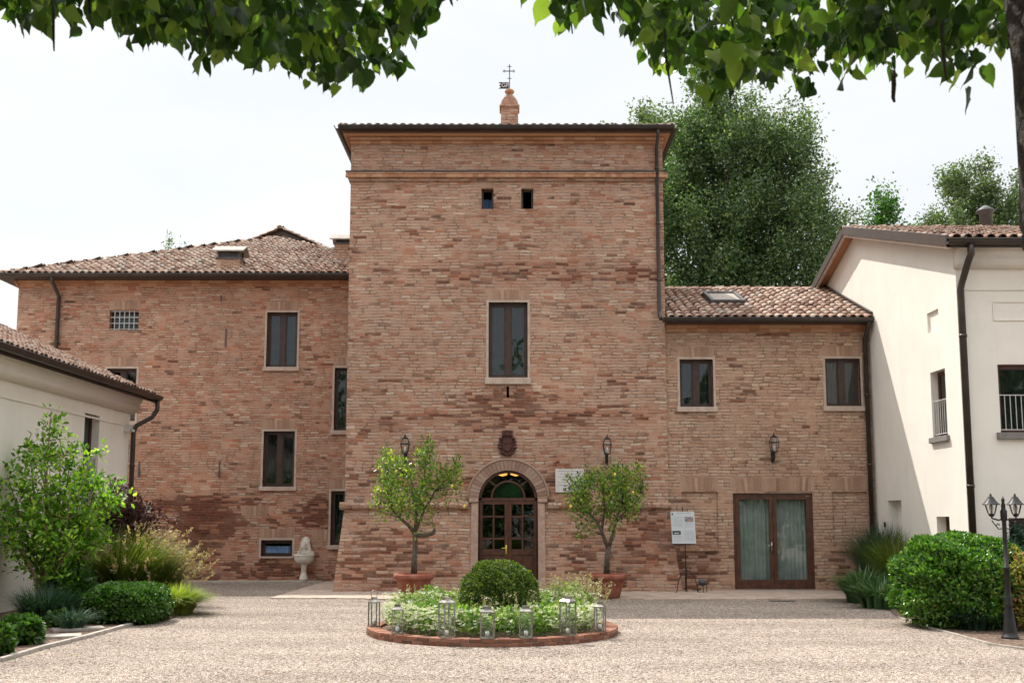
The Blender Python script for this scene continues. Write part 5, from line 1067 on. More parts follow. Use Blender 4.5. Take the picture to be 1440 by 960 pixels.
# ------------------------------------------------ metal lanterns on the brick ring
def lantern(name, label, x, y, z, w, h, rot, handle=True, top=.10):
    root = thing(name, label, 'lantern', (x, y, z), 'steel lanterns round the flower bed'); c, s = math.cos(rot), math.sin(rot)
    T = lambda a, b, q: Vector((x+a*c-b*s, y+a*s+b*c, z+q)); FF = lambda a, b, q: T(a, b, q); hw = w/2; b_ = .0085
    mb = MB(); mb.box(-hw, hw, -hw, hw, 0, .016, FF)
    for i in (-1, 1):
        for j in (-1, 1): mb.box(i*hw-(b_*2 if i > 0 else 0), i*hw+(b_*2 if i < 0 else 0), j*hw-(b_*2 if j > 0 else 0), j*hw+(b_*2 if j < 0 else 0), .016, h-.016, FF)
    mb.box(-hw, hw, -hw, -hw+b_*1.6, h-.016, h, FF); mb.box(-hw, hw, hw-b_*1.6, hw, h-.016, h, FF); mb.box(-hw, -hw+b_*1.6, -hw+b_*1.6, hw-b_*1.6, h-.016, h, FF); mb.box(hw-b_*1.6, hw, -hw+b_*1.6, hw-b_*1.6, h-.016, h, FF)
    mb.build('frame', M['steel'], root)
    e = hw-.011
    for k, (p, q) in enumerate((((-e, -e), (e, -e)), ((e, -e), (e, e)), ((e, e), (-e, e)), ((-e, e), (-e, -e)))):
        mb = MB(); (a0, b0), (a1, b1) = p, q; dx_, dy_ = (.003, 0) if a0 == a1 else (0, .003)
        mb.add([T(a+dx_*u, b+dy_*u, zz_) for u in (-1, 1) for (a, b) in ((a0, b0), (a1, b1)) for zz_ in (.017, h-.017)], [(0, 2, 3, 1), (4, 5, 7, 6), (0, 1, 5, 4), (2, 6, 7, 3), (0, 4, 6, 2), (1, 3, 7, 5)]); mb.build('glass_pane', M['glass_clear'], root)
    mb = MB(); pz = [(hw, h), (hw*.55, h+.035), (hw*.5, h+.035+.03)]; vs = []
    for r_, q in pz: vs += [T(i*r_, j*r_, q+.001) for i, j in ((-1, -1), (1, -1), (1, 1), (-1, 1))]
    fs = [(i*4+k, i*4+(k+1) % 4, (i+1)*4+(k+1) % 4, (i+1)*4+k) for i in range(2) for k in range(4)]+[(8, 9, 10, 11)]; mb.add(vs, fs)
    mb.box(-hw*.58, hw*.58, -hw*.58, hw*.58, h+.066, h+.074, FF); mb.build('cap', M['steel'], root)
    if handle:
        mb = MB(); R0 = min(.065, hw*.75); mb.tube([T(R0*math.cos(q), 0, h+.074+R0*.9+R0*math.sin(q)) for q in [math.pi*(-.28+1.56*k/14) for k in range(15)]], .006, 6); mb.build('handle', M['steel'], root, True)
    mb = MB(); mb.lathe([(.03, .017), (.03, .10), (.004, .104)], (x, y, z), 12); mb.build('candle', M['marble'], root, True)
def ringpt(px_):   # where that direction meets the top of the brick ring
    best = None
    for k in range(720):
        q = math.pi+math.pi*k/720; p = Vector((BC.x+(BR-.115)*math.cos(q), BC.y+(BR-.115)*math.sin(q), .112)); d = abs((p.x/(p.y))-((px_-720)/1500/1.012))
        if best is None or d < best[0]: best = (d, p, q)
    return best[1], best[2]
for (px_, wpx, hpx, rot, hd, lab) in ((524, 17, 33, .5, True, 'tall thin steel lantern at the far left end of the brick ring'), (560, 17, 33, .12, False, 'small steel lantern second from left on the brick ring'),
    (629, 23, 47, .6, False, 'large corner-on steel lantern third from left, among white flowers'), (686, 19, 36, 0.0, True, 'steel lantern with round handle, in front of the boxwood dome'), (740, 19, 36, -.1, False, 'square steel lantern right of the one with the round handle'),
    (798, 23, 46, -.65, False, 'large steel lantern set corner-on, right of the boxwood dome'), (843, 17, 33, -.3, True, 'small steel lantern with handle at the right end of the brick ring')):
    p, q = ringpt(px_); sc = p.y*1.012/1500; lantern('lantern', lab, p.x, p.y, .115, wpx*sc/(math.cos(rot)+abs(math.sin(rot)))*1.03, hpx*sc, rot, hd)

# ================================================================== POTTED CITRUS TREES
def citrus(px_, label, crown, seed, fruit, limbs):
    Y = 24.95; b = atY(px_, 806, Y); r_ = np.random.default_rng(seed); x = b.x; zr = b.z
    root = thing('potted_citrus_tree', label, 'potted tree', (x, Y, .03), 'potted citrus trees'); R0 = .47
    mb = MB(); z0 = .03; H = zr-z0
    mb.lathe([(.27, z0), (.30, z0+.02), (.36, z0+H*.45), (.405, z0+H*.74), (.41, z0+H*.76), (.455, z0+H*.78), (.47, z0+H*.84), (.475, z0+H*.93), (.46, z0+H), (.40, z0+H), (.385, z0+H*.94), (.38, z0+H*.88)], (x, Y, 0), 40); mb.build('pot', M['terracotta'], root, True)
    mb = MB(); mb.lathe([(.385, zr-.10), (.2, zr-.06), (.01, zr-.05)], (x, Y, 0), 24); mb.build('soil', M['soil'], root, True)
    mb = MB(); V = lambda p: atY(p[0], p[1], Y)+Vector((0, (p[2] if len(p) > 2 else 0), 0))
    for pts, rad in limbs: mb.tube([V(p) for p in pts], rad, 9)
    ends = []
    cc = []
    for (cx, cy, rx, ry, wgt) in crown:
        for _ in range(int(wgt*.9)):
            a = r_.uniform(0, 6.28); q = r_.random()**.42; cc.append(V((cx+rx*q*math.cos(a), cy+ry*q*math.sin(a), r_.uniform(-.55, .55))))
    anchors = [V(p) for pts, rad in limbs for p in pts[1:]]
    for c in cc:
        a = min(anchors, key=lambda t_: (t_-c).length+ (0 if t_.z < c.z else .3)); mb.tube([a, a.lerp(c, .5)+Vector(r_.normal(0, .03, 3)), c], [.010, .007, .003], 4)
    mb.build('trunk', M['bark'], root, True)
    per = 26; C_ = np.repeat(np.array([tuple(c) for c in cc]), per, 0); n = len(C_)
    g = r_.normal(0, 1, (n, 3))*np.array([.050, .050, .105])
    D = g/.07+UP*.6+r_.normal(0, .7, (n, 3))
    leaf_obj('foliage', [(C_+g, D, .075*r_.uniform(.65, 1.3, n), 'fold')], M['citrus'], root)
    for (fx, fy) in fruit:
        p = V((fx, fy, -.45)); mb = MB(); mb.lathe([(.004, -.045), (.022, -.034), (.033, -.008), (.031, .018), (.018, .036), (.004, .044)], p, 12); mb.build('lemon', M['lemon'], root, True)
citrus(582, 'potted citrus tree left of the entrance door, with wide open crown', [(556, 668, 22, 22, 30), (600, 640, 12, 22, 18), (582, 690, 40, 26, 44), (633, 680, 16, 24, 16), (610, 665, 22, 16, 14), (536, 700, 15, 26, 12), (560, 712, 34, 12, 14), (600, 725, 30, 18, 8), (545, 650, 12, 12, 8), (645, 660, 6, 12, 5)], 5, [(637, 684), (560, 664), (654, 712)],
       [([(582, 806), (582.5, 785), (584, 762), (583, 748)], [.075, .065, .06, .055]), ([(583, 750), (574, 738), (562, 728), (548, 712)], [.05, .04, .03, .015]), ([(583, 752), (596, 752), (608, 750), (612, 744)], [.05, .05, .045, .04]), ([(583, 748), (586, 725, .1), (580, 700, .2), (576, 670, .2)], [.045, .035, .025, .012]), ([(585, 745), (598, 715, -.1), (612, 690), (630, 672)], [.04, .03, .02, .01]), ([(583, 748), (592, 700, -.2), (598, 660), (602, 635)], [.03, .025, .018, .008])])
citrus(853, 'potted citrus tree right of the entrance door, with yellowish crown', [(840, 690, 45, 18, 50), (868, 672, 20, 14, 22), (890, 700, 22, 22, 24), (812, 700, 18, 18, 18), (850, 712, 50, 12, 26), (812, 680, 26, 7, 8), (893, 664, 9, 8, 7), (833, 668, 8, 8, 6), (876, 735, 14, 8, 3), (820, 738, 14, 10, 7)], 6, [(887, 693), (801, 712), (862, 668)],
       [([(853, 806), (854, 785), (855, 775), (856, 768)], [.07, .062, .06, .055]), ([(855, 770), (848, 752), (842, 738), (830, 722), (815, 708)], [.05, .042, .035, .025, .012]), ([(856, 770), (862, 750), (866, 730), (876, 708)], [.048, .038, .028, .013]), ([(846, 748), (850, 720, .1), (850, 695, .1), (848, 675)], [.035, .028, .02, .01]), ([(866, 735), (880, 718), (895, 705), (905, 695)], [.025, .02, .014, .008])])

# ================================================================== THINGS ON AND AT THE WALLS
def wall_lantern(px_, py, label, Yw):
    p = atY(px_, py, Yw-.22); root = thing('wall_lantern', label, 'wall lamp', (p.x, Yw, p.z), 'black wall lanterns'); x, y, z = p.x, Yw-.22, p.z  # z = base of the glass body
    mb = MB(); mb.box(x-.035, x+.035, Yw-.02, Yw, z-.27, z+.05); mb.tube([(x, Yw-.02, z-.20), (x, Yw-.12, z-.22), (x, y, z-.14), (x, y, z-.01)], [.020, .020, .020, .024], 8); mb.tube([(x, Yw-.02, z+.0), (x, Yw-.12, z-.06), (x, y, z-.05)], .012, 6); mb.build('bracket', M['iron'], root)
    def ring(r, q): return [(x+i*r, y+j*r, q) for i, j in ((-1, -1), (1, -1), (1, 1), (-1, 1))]
    mb = MB(); lo, hi, to = .062, .105, .060; z1, z2 = z+.24, z+.38; b_ = .009
    A, B, D_ = ring(lo, z), ring(hi, z1), ring(to, z2)
    for k in range(4): mb.tube([A[k], B[k]], b_, 5); mb.tube([B[k], D_[k]], b_, 5)
    for Q in (A, B, D_):
        for k in range(4): mb.tube([Q[k], Q[(k+1) % 4]], b_*1.15, 5)
    mb.box(x-lo, x+lo, y-lo, y+lo, z-.015, z); mb.box(x-to-.01, x+to+.01, y-to-.01, y+to+.01, z2, z2+.02); mb.lathe([(.05, 0), (.03, .03), (.012, .05), (.02, .07), (.004, .10)], (x, y, z2+.02), 10); mb.build('frame', M['iron'], root)
    mb = MB(); q = .004; vs = [v for Q in (ring(lo-q, z+.004), ring(hi-q, z1), ring(to-q, z2)) for v in Q]; mb.add(vs, [(i*4+k, i*4+(k+1) % 4, (i+1)*4+(k+1) % 4, (i+1)*4+k) for i in range(2) for k in range(4)]); mb.build('glass', M['glass_clear'], root)
    mb = MB(); mb.lathe([(.02, .0), (.02, .06), (.032, .10), (.022, .15), (.004, .17)], (x, y, z+.002), 10); mb.build('bulb', M['marble'], root, True)
wall_lantern(569.5, 637, 'black wall lantern left of the coat of arms, above the left citrus tree', YT)
wall_lantern(854, 638, 'black wall lantern right of the coat of arms, above the right citrus tree', YT)
wall_lantern(1089, 635, 'black wall lantern above the glazed double door of the right wing', YR)
# coat of arms
cx_, cz_ = atY(713.5, 625, YT).x, atY(713.5, 625, YT).z; ca = thing('coat_of_arms', 'dark red carved coat of arms above the arched entrance door', 'coat of arms', (cx_, YT, cz_))
def shield(s, n=32):
    pts = []
    for k in range(n):
        q = 2*math.pi*k/n; a, b = math.sin(q), math.cos(q); w = (.19 if b > -.1 else .19*(1-.45*(-b-.1)**1.3)); pts.append((cx_+a*w*s*(1.0), cz_+b*.255*s))
    return pts
mb = MB(); o_ = shield(1.12); o2_ = shield(1.0)
mb.add([(x, YT+.02, z) for x, z in o_]+[(x, YT-.05, z) for x, z in o2_], [tuple(range(32, 64))]+[(k, (k+1) % 32, 32+(k+1) % 32, 32+k) for k in range(32)]); mb.build('cartouche', M['crest'], ca)
mb = MB()
for k in range(20):
    q = 2*math.pi*k/20; a, b = math.sin(q), math.cos(q); rr = .042+.014*math.sin(k*2.3); mb.lathe([(.004, -rr), (rr*.8, -rr*.5), (rr, 0), (rr*.8, rr*.5), (.004, rr)], (cx_+a*.20, YT-.045, cz_+b*.26), 8)
mb.build('scroll_border', M['crest'], ca, True)
mb = MB(); s_ = [(x, z-.01) for x, z in [(cx_-.115, cz_+.13), (cx_-.06, cz_+.155), (cx_, cz_+.125), (cx_+.06, cz_+.155), (cx_+.115, cz_+.13), (cx_+.115, cz_-.03), (cx_+.08, cz_-.12), (cx_, cz_-.17), (cx_-.08, cz_-.12), (cx_-.115, cz_-.03)]]
mb.add([(x, y, z) for y in (YT-.04, YT-.085) for x, z in s_], [tuple(range(10, 20))]+[(k, (k+1) % 10, 10+(k+1) % 10, 10+k) for k in range(10)]); mb.box(cx_-.11, cx_+.11, YT-.098, YT-.08, cz_+.03, cz_+.05); mb.build('shield', M['crest'], ca)
mb = MB(); zc_ = cz_+.255; mb.box(cx_-.12, cx_+.12, YT-.09, YT+.01, zc_-.02, zc_+.02)
for k in range(7): a = -1+2*k/6; mb.lathe([(.02, 0), (.016, .05), (.026, .07), (.02, .09), (.004, .10)], (cx_+a*.12, YT-.05, zc_+.02-.012*abs(a)), 8)
mb.build('crown', M['crest'], ca)
# marble plaque with engraved lines
r_ = prect(781, 659, 821, 692, YT); pq = thing('marble_plaque', 'white marble inscription plaque between the arch and the right citrus tree', 'plaque', ((r_[0]+r_[1])/2, YT, r_[2]))
mb = MB(); mb.box(r_[0], r_[1], YT-.035, YT+.01, r_[2], r_[3]); mb.build('slab', M['marble'], pq, bevel=.004)
mb = MB(); rj = random.Random(4); nl = 8
for i in range(nl):
    z = r_[3]-.06-(r_[3]-r_[2]-.10)*i/(nl-1); ln = (.62, .5, .62, .4, .6, .55, .3, .2)[i]*.5; x = (r_[0]+r_[1])/2-ln; 
    while x < (r_[0]+r_[1])/2+ln: w = rj.uniform(.012, .03); mb.box(x, x+w, YT-.0365, YT-.034, z-.009, z+.009); x += w+rj.uniform(.006, .016)
mb.build('inscription', M['ink'], pq)
for x in (r_[0]+.12, r_[1]-.12): mb = MB(); mb.lathe([(.012, 0), (.012, .02)], (x, YT-.03, r_[3]-.005), 8); mb.build('clamp', M['lead'], pq)
# information board on a wrought iron stand
Yi = YR-.65; b0, b1 = atY(945.5, 764, Yi), atY(978, 719, Yi); ib = thing('information_board', 'white printed board on a thin black iron stand beside the tower corner', 'notice board', ((b0.x+b1.x)/2, Yi, .03))
tl_ = .03; Fi = lambda a, d, z: (a+(z-b0.z)*(-.03), Yi-d+(z-b0.z)*.08, z)
mb = MB(); mb.box(b0.x, b1.x, -.012, .012, b0.z, b1.z, Fi); mb.build('panel', M['board'], ib, bevel=.002)
bw, bh = b1.x-b0.x, b1.z-b0.z; mb = MB(); rj = random.Random(9)
def lines(x0, x1, zt, zb, n, hh):
    for i in range(n):
        z = zt-(zt-zb)*i/max(1, n-1); x = x0
        while x < x1-.01: w = rj.uniform(.008, .028); mb.box(x, min(x+w, x1), .0122, .0134, z-hh, z+hh, Fi); x += w+.006
X = lambda q: b0.x+bw*q; Z = lambda q: b1.z-bh*q
lines(X(.28), X(.85), Z(.05), Z(.05), 1, .006); lines(X(.08), X(.5), Z(.18), Z(.46), 8, .003); lines(X(.58), X(.94), Z(.36), Z(.48), 4, .003); lines(X(.5), X(.94), Z(.6), Z(.9), 9, .003); lines(X(.08), X(.42), Z(.76), Z(.92), 5, .003)
mb.build('print', M['ink'], ib)
mb = MB(); mb.box(X(.04), X(.10), .0122, .014, Z(.11), Z(.05), Fi); mb.build('crest_mark', M['darkink'], ib)
mb = MB(); mb.box(X(.58), X(.94), .0122, .0136, Z(.32), Z(.16), Fi); mb.build('printed_photo', M['photo_warm'], ib)
mb = MB(); mb.box(X(.03), X(.38), .0122, .0136, Z(.72), Z(.60), Fi); mb.build('printed_plan', M['darkink'], ib)
mb = MB(); mb.box(X(.10), X(.30), .0138, .0146, Z(.69), Z(.66), Fi); mb.build('plan_outline', M['board'], ib)
mx_ = (b0.x+b1.x)/2+.03; mb = MB(); mb.tube([(mx_+.02, Yi+.06, .03), (mx_, Yi+.05, b0.z), (mx_-.05, Yi+.10, b1.z+.12)], .013, 8)
mb.tube([(mx_-.30, Yi+.02, b0.z-.01), (mx_+.24, Yi+.02, b0.z-.01)], .010, 6)
for sg in (-1, 1):
    for (dx, dy) in ((.27, -.12),): mb.tube([(mx_+.02+sg*dx*q, Yi+.05+dy*q, .03+.52*max(0, 1-q**3)) for q in (0, .25, .5, .75, .9, 1.0)]+[(mx_+.02+sg*(dx+.05), Yi+.05+dy, .035)], .011, 6)
    mb.tube([(mx_+.015+sg*(.06+.055*math.cos(q)), Yi+.04, .60+.055*math.sin(q)) for q in [sg*.6*k for k in range(9)]], .008, 6)
mb.tube([(mx_+.02, Yi+.05, .55), (mx_+.02, Yi+.24, .35), (mx_+.02, Yi+.28, .035)], .011, 6); mb.build('iron_stand', M['iron'], ib, True)
# ball on a low tripod
p = gnd(988, 832, .03); p.y = min(p.y, YR-.35); bs = thing('ball_ornament', 'dark stone ball on a low black tripod next to the information board', 'ornament', (p.x, p.y, .03))
mb = MB(); mb.tube([(p.x+.12*math.cos(q), p.y+.12*math.sin(q), .22) for q in [math.pi*k/8 for k in range(17)]], .009, 6)
for k in range(3): q = 2.1*k+.5; mb.tube([(p.x+.12*math.cos(q), p.y+.12*math.sin(q), .22), (p.x+.14*math.cos(q), p.y+.14*math.sin(q), .03)], .009, 6)
mb.build('tripod', M['iron'], bs, True); mb = MB(); mb.lathe([(.10*math.sin(math.pi*k/12)+.001, .27-.10*math.cos(math.pi*k/12)) for k in range(13)], (p.x, p.y, 0), 18); mb.build('ball', M['lead'], bs, True)
# tall iron torch stand near the corner
p = atY(1222, 800, 26.6); zt = atY(1222, 764, 26.6).z; st = thing('iron_stand', 'tall thin black iron stand in the corner by the long grass', 'iron stand', (p.x, 26.6, .03))
mb = MB(); mb.box(p.x-.13, p.x+.13, 26.47, 26.73, zt-.02, zt+.02)
for k in range(4): a = -1 if k % 2 else 1; b = -1 if k > 1 else 1; mb.tube([(p.x+.11*a, 26.6+.11*b, zt-.02), (p.x+.04*a, 26.6+.04*b, zt-.5), (p.x+.12*a, 26.6+.12*b, .03)], .010, 6)
mb.build('frame', M['iron'], st)
# wall fountain
p = gnd(427, 818, .05); Yw = YL-.30; p = atY(427, 817, Yw); ft = thing('wall_fountain', 'carved pale stone wall fountain with mask and fluted basin, left of the tower', 'fountain', (p.x, Yw, .04))
zz = lambda py: atY(427, py, Yw).z; x = p.x; pxm = (atY(437, 800, Yw).x-x)/10
mb = MB(); mb.lathe([(6.5*pxm, .05), (6.5*pxm, .12), (5*pxm, .20), (3.8*pxm, zz(805)), (3.2*pxm, zz(802)), (4.2*pxm, zz(801)), (3.6*pxm, zz(799)), (4.6*pxm, zz(794.5)), (5.5*pxm, zz(793))], (x, Yw, 0), 28, flute=.03); mb.build('pedestal', M['fountain'], ft, True)
mb = MB(); mb.lathe([(4*pxm, zz(793.5)), (9*pxm, zz(792)), (13.5*pxm, zz(788)), (14.5*pxm, zz(784)), (14.2*pxm, zz(782.5)), (14.8*pxm, zz(782)), (15.2*pxm, zz(780.5)), (14.8*pxm, zz(779)), (12.5*pxm, zz(779)), (10*pxm, zz(781.5)), (.5*pxm, zz(783))], (x, Yw, 0), 48, 1, .72, flute=.015); mb.build('basin', M['fountain'], ft, True)
prof = [(13, 779), (12, 777), (8.5, 773), (6.6, 769), (6.3, 764), (6.0, 759), (4.2, 756), (2, 754.8), (0, 754.5)]
pts = [(x+a*pxm, zz(b)) for a, b in prof]+[(x-a*pxm, zz(b)) for a, b in prof[::-1][1:]]; nP = len(pts); Yk = YL-.16
mb = MB(); mb.add([(a, y, b) for y in (YL-.01, Yk) for a, b in pts], [tuple(range(nP)), tuple(range(nP, 2*nP))]+[(k, (k+1) % nP, nP+(k+1) % nP, nP+k) for k in range(nP)]); bp = mb.build('back_plate', M['fountain'], ft, bevel=.015)
mb = MB(); fz = zz(765.5); mb.lathe([(.005, -.17), (.05, -.13), (.085, -.04), (.095, .04), (.075, .11), (.03, .145), (.005, .15)], (x, Yk-.01, fz), 16, 1, .7)
mb.lathe([(.004, -.04), (.018, -.03), (.013, .02), (.006, .05)], (x, Yk-.085, fz), 8)
for sg in (-1, 1):
    mb.lathe([(.004, -.012), (.018, 0), (.004, .012)], (x+sg*.035, Yk-.07, fz+.045), 8)
    for k in range(7): mb.tube([(x+sg*.03*(1+k*.1), Yk-.03, fz+.15-.03*k), (x+sg*(.10+.01*k), Yk-.02, fz+.12-.045*k), (x+sg*(.13+.004*k), Yk-.01, fz+.02-.045*k)], .014, 6)
mb.tube([(x-.03, Yk-.06, fz-.06), (x, Yk-.075, fz-.07), (x+.03, Yk-.06, fz-.06)], .010, 6); mb.build('mask', M['fountain'], ft, True)
# little white sign with a dark drop-shaped figure
r_ = prect(204, 706, 214, 720, YL); sg_ = thing('small_sign', 'small white wall plate with a dark figure, above the garden grasses', 'sign', ((r_[0]+r_[1])/2, YL, r_[2]))
mb = MB(); mb.box(r_[0], r_[1], YL-.02, YL+.005, r_[2], r_[3]); mb.build('plate', M['marble'], sg_); mb = MB(); mb.lathe([(.045, -.09), (.05, -.03), (.035, .03), (.012, .06), (.018, .085), (.004, .11)], ((r_[0]+r_[1])/2, YL-.018, (r_[2]+r_[3])/2), 10, 1, .2); mb.build('figure', M['darkink'], sg_)
p = gnd(1100, 845); mb = MB(); mb.box(p.x-.28, p.x+.28, p.y-.10, p.y+.10, -.01, .012)
for k in range(9): mb.box(p.x-.26+.06*k, p.x-.235+.06*k, p.y-.085, p.y+.085, .012, .018)
o = mb.build('drain_cover', M['lead'], origin=(p.x, p.y, 0)); tag(o, 'dark slotted drain cover in the gravel before the glazed door', 'drain cover')

# ================================================================== GARDEN LEFT
g = [gnd(-260, 965), gnd(0, 930), gnd(60, 912), gnd(120, 897), gnd(185, 879), gnd(235, 872), gnd(266, 860), gnd(262, 845), gnd(250, 830)]
g = [Vector((p.x, p.y, 0)) for p in g]; poly_ = [(p.x, p.y, .02) for p in g]+[(-10.02, 27.5, .02), (-10.02, 8, .02)]
mb = MB(); mb.add(poly_, [tuple(range(len(poly_)))]); struct(mb.build('garden_bed', M['mulch'], recalc=False))
mb = MB()
for i in range(4):
    a, b = g[i], g[i+1]; d = (b-a).normalized(); nrm = Vector((-d.y, d.x, 0)); m = max(1, int((b-a).length/.9))
    for k in range(m): p, q = a+(b-a)*(k/m), a+(b-a)*((k+.985)/m); mb.add([tuple(v+Vector((0, 0, z))) for z in (-.02, .055) for v in (p-nrm*.04, q-nrm*.04, q+nrm*.04, p+nrm*.04)], [(0, 1, 2, 3), (4, 5, 6, 7), (0, 1, 5, 4), (1, 2, 6, 5), (2, 3, 7, 6), (3, 0, 4, 7)])
tag(mb.build('bed_edging', M['kerb'], origin=tuple(g[1]), bevel=.01), 'line of narrow stone edging along the left garden bed', 'edging')
for (x0, y0, w, h, r, lab) in ((68, 898, .95, .42, .35, 'flat grey stepping slab next to the small round bush'), (110, 887, .80, .36, .5, 'flat grey stepping slab nearer the mounded shrub')):
    p = gnd(x0, y0); mb = MB(); mb.obox((p.x, p.y, .035), Vector((math.cos(r), math.sin(r), 0))*w/2, Vector((-math.sin(r), math.cos(r), 0))*h/2, (0, 0, .025)); tag(mb.build('stone_slab', M['kerb'], origin=(p.x, p.y, 0), bevel=.012), lab, 'stone slab', 'stepping slabs')
def dome(px_, pyb, pytop, wpx, mat, label, n, size, seed, cat='shrub', kind='fold', ky=1.0, **kw):
    p = gnd(px_, pyb); rx = wpx/2*p.y*1.012/1500; c = Vector((p.x, p.y+rx*ky, 0)); s_ = c.y/p.y; rx *= s_; c.x *= s_; zt = atY(px_, pytop, c.y).z; return blob(kw.pop('name', 'shrub'), label, (c.x, c.y, zt*.45), (rx, rx*ky, zt*.55), n, size, mat, kind, seed, cat, **kw)
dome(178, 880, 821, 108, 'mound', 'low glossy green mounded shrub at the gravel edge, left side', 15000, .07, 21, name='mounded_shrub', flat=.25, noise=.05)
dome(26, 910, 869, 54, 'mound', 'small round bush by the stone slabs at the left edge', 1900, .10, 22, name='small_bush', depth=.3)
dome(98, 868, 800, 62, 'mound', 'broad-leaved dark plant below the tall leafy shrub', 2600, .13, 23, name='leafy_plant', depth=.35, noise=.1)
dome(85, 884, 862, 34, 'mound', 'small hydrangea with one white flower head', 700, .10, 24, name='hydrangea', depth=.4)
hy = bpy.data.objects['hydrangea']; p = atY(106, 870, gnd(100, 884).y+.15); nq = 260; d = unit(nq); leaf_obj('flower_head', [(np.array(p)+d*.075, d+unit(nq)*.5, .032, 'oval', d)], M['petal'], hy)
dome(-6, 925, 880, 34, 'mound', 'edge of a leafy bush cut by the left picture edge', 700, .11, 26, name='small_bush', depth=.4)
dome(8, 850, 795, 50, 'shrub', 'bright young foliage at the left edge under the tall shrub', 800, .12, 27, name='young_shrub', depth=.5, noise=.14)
p = gnd(35, 880); tuft('blue_fescue', 'dark blue-green grassy clump at the foot of the tall shrub', (p.x, p.y+.8, 0), 900, .72, 'grass_blue', 1.1, 31, .45, 1.6)
p = gnd(64, 890); tuft('blue_fescue', 'small fine grass tuft between slab and tall shrub', (p.x+.3, p.y+.3, 0), 300, .45, 'grass_blue', 1.1, 32, .2, 1.0)
# tall multi-stemmed shrub
def stem_shrub(name, label, base, tops, mat, per, size, seed, cat='shrub', stemr=.022, stem='stem', sub=6, sg=.17, bare=.3):
    r_ = np.random.default_rng(seed); root = thing(name, label, cat, tuple(base)); mb = MB(); pts = []
    base = Vector(base)
    for (tx, ty, tz) in tops:
        t = Vector((tx, ty, tz)); b = base+Vector(r_.normal(0, .13, 3)); b.z = 0; c1 = b.lerp(t, .35); c1.x = b.x+(t.x-b.x)*.15; c1.y = b.y+(t.y-b.y)*.15; c1.z = t.z*.38; c2 = b.lerp(t, .7)+Vector(r_.normal(0, .05, 3)); c2.x = b.x+(t.x-b.x)*.62
        cur = [b, c1, c2, t]; mb.tube(cur, [stemr*1.2, stemr, stemr*.7, stemr*.3], 6)
        for k in range(sub):
            q = r_.uniform(bare, 1.0); i = min(2, int(q*3)); s0 = cur[i].lerp(cur[i+1], q*3-i); e = s0+Vector((r_.normal(0, sg*1.5), r_.normal(0, sg*1.5), abs(r_.normal(.12, .15)))); mb.tube([s0, s0.lerp(e, .5)+Vector((0, 0, .03)), e], [.008, .006, .003], 4)
            for w in (.4, .7, 1.0): pts.append(tuple(s0.lerp(e, w)))
        pts.append(tuple(t)); pts.append(tuple(cur[2].lerp(t, .6)))
    mb.build('stems', M[stem], root, True); C_ = np.repeat(np.array(pts), per, 0); n = len(C_); g = r_.normal(0, sg*.42, (n, 3))
    D = g/(sg*.5)+UP*.55+r_.normal(0, .5, (n, 3)); N = UP+r_.normal(0, .6, (n, 3)); leaf_obj('foliage', [(C_+g, D, size*r_.uniform(.6, 1.25, n), 'fold', N)], M[mat], root)
    return root
bs_ = gnd(62, 866); Yb_ = bs_.y+.2
def tp(px_, py, dy=0): q = atY(px_, py, Yb_+dy); return tuple(q)
tops = [tp(72, 577), tp(60, 600, .2), tp(85, 618), tp(40, 625, .4), tp(25, 650), tp(10, 668, .3), tp(5, 715, -.2), tp(-8, 690, .5), tp(15, 745, -.2), tp(55, 640, .6), tp(70, 660, -.4), tp(100, 635, .3), tp(128, 640, -.2), tp(143, 668, 0), tp(115, 665, .3), tp(100, 690, -.5), tp(152, 690, .2), tp(138, 720, -.3), tp(120, 735, .3), tp(90, 720, .7), tp(60, 700, -.6), tp(40, 690, .6), tp(150, 745, .0), tp(105, 765, -.5), tp(85, 770, -.4), tp(30, 770, .3), tp(68, 740, .5), tp(158, 715, .3), tp(130, 690, .5)]
stem_shrub('tall_leafy_shrub', 'tall bright green multi-stemmed shrub before the low cream house', bs_+Vector((0, .2, 0)), tops, 'shrub', 7, .115, 41, sub=10, sg=.17, bare=.34)
pm = gnd(165, 850); Yp_ = pm.y+1.6
tops = [tuple(atY(a, b, Yp_+c)) for a, b, c in ((160, 682, 0), (145, 700, .3), (175, 695, .2), (190, 705, -.2), (205, 715, .2), (150, 720, 0), (170, 725, .4), (200, 735, .3), (212, 728, 0), (135, 735, .2), (185, 745, -.2), (165, 750, .1), (148, 760, 0))]
stem_shrub('purple_leaved_shrub', 'dark purple-leaved shrub behind the feathery grass, left garden', (atY(165, 800, Yp_).x, Yp_, 0), tops, 'purple', 14, .085, 42, stem='bark', sub=14, sg=.17, stemr=.018, bare=.4)
p = gnd(165, 862); p2 = gnd(205, 862)
tuft('feather_grass', 'big feathery grass clump with pinkish tips behind the mounded shrub', (atY(178, 830, p.y+1.4).x, p.y+1.4, 0), 3600, 1.65, 'grass_soft', .8, 51, .6, 1.2, plume=190, lean=(.15, -.12), plen=.35)
tuft('feather_grass', 'lower feathery grass arching right toward the gravel', (atY(212, 830, p.y+1.6).x, p.y+1.6, 0), 1900, 1.15, 'grass_soft', .85, 52, .45, 1.1, plume=90, lean=(.12, -.1), plen=.35)
p = gnd(238, 868); tuft('lime_grass', 'bright lime-yellow grass tuft spilling onto the gravel', (p.x-.12, p.y+.75, 0), 2600, .62, 'grass_lime', 1.15, 53, .34, 1.3, lean=(.10, -.12))

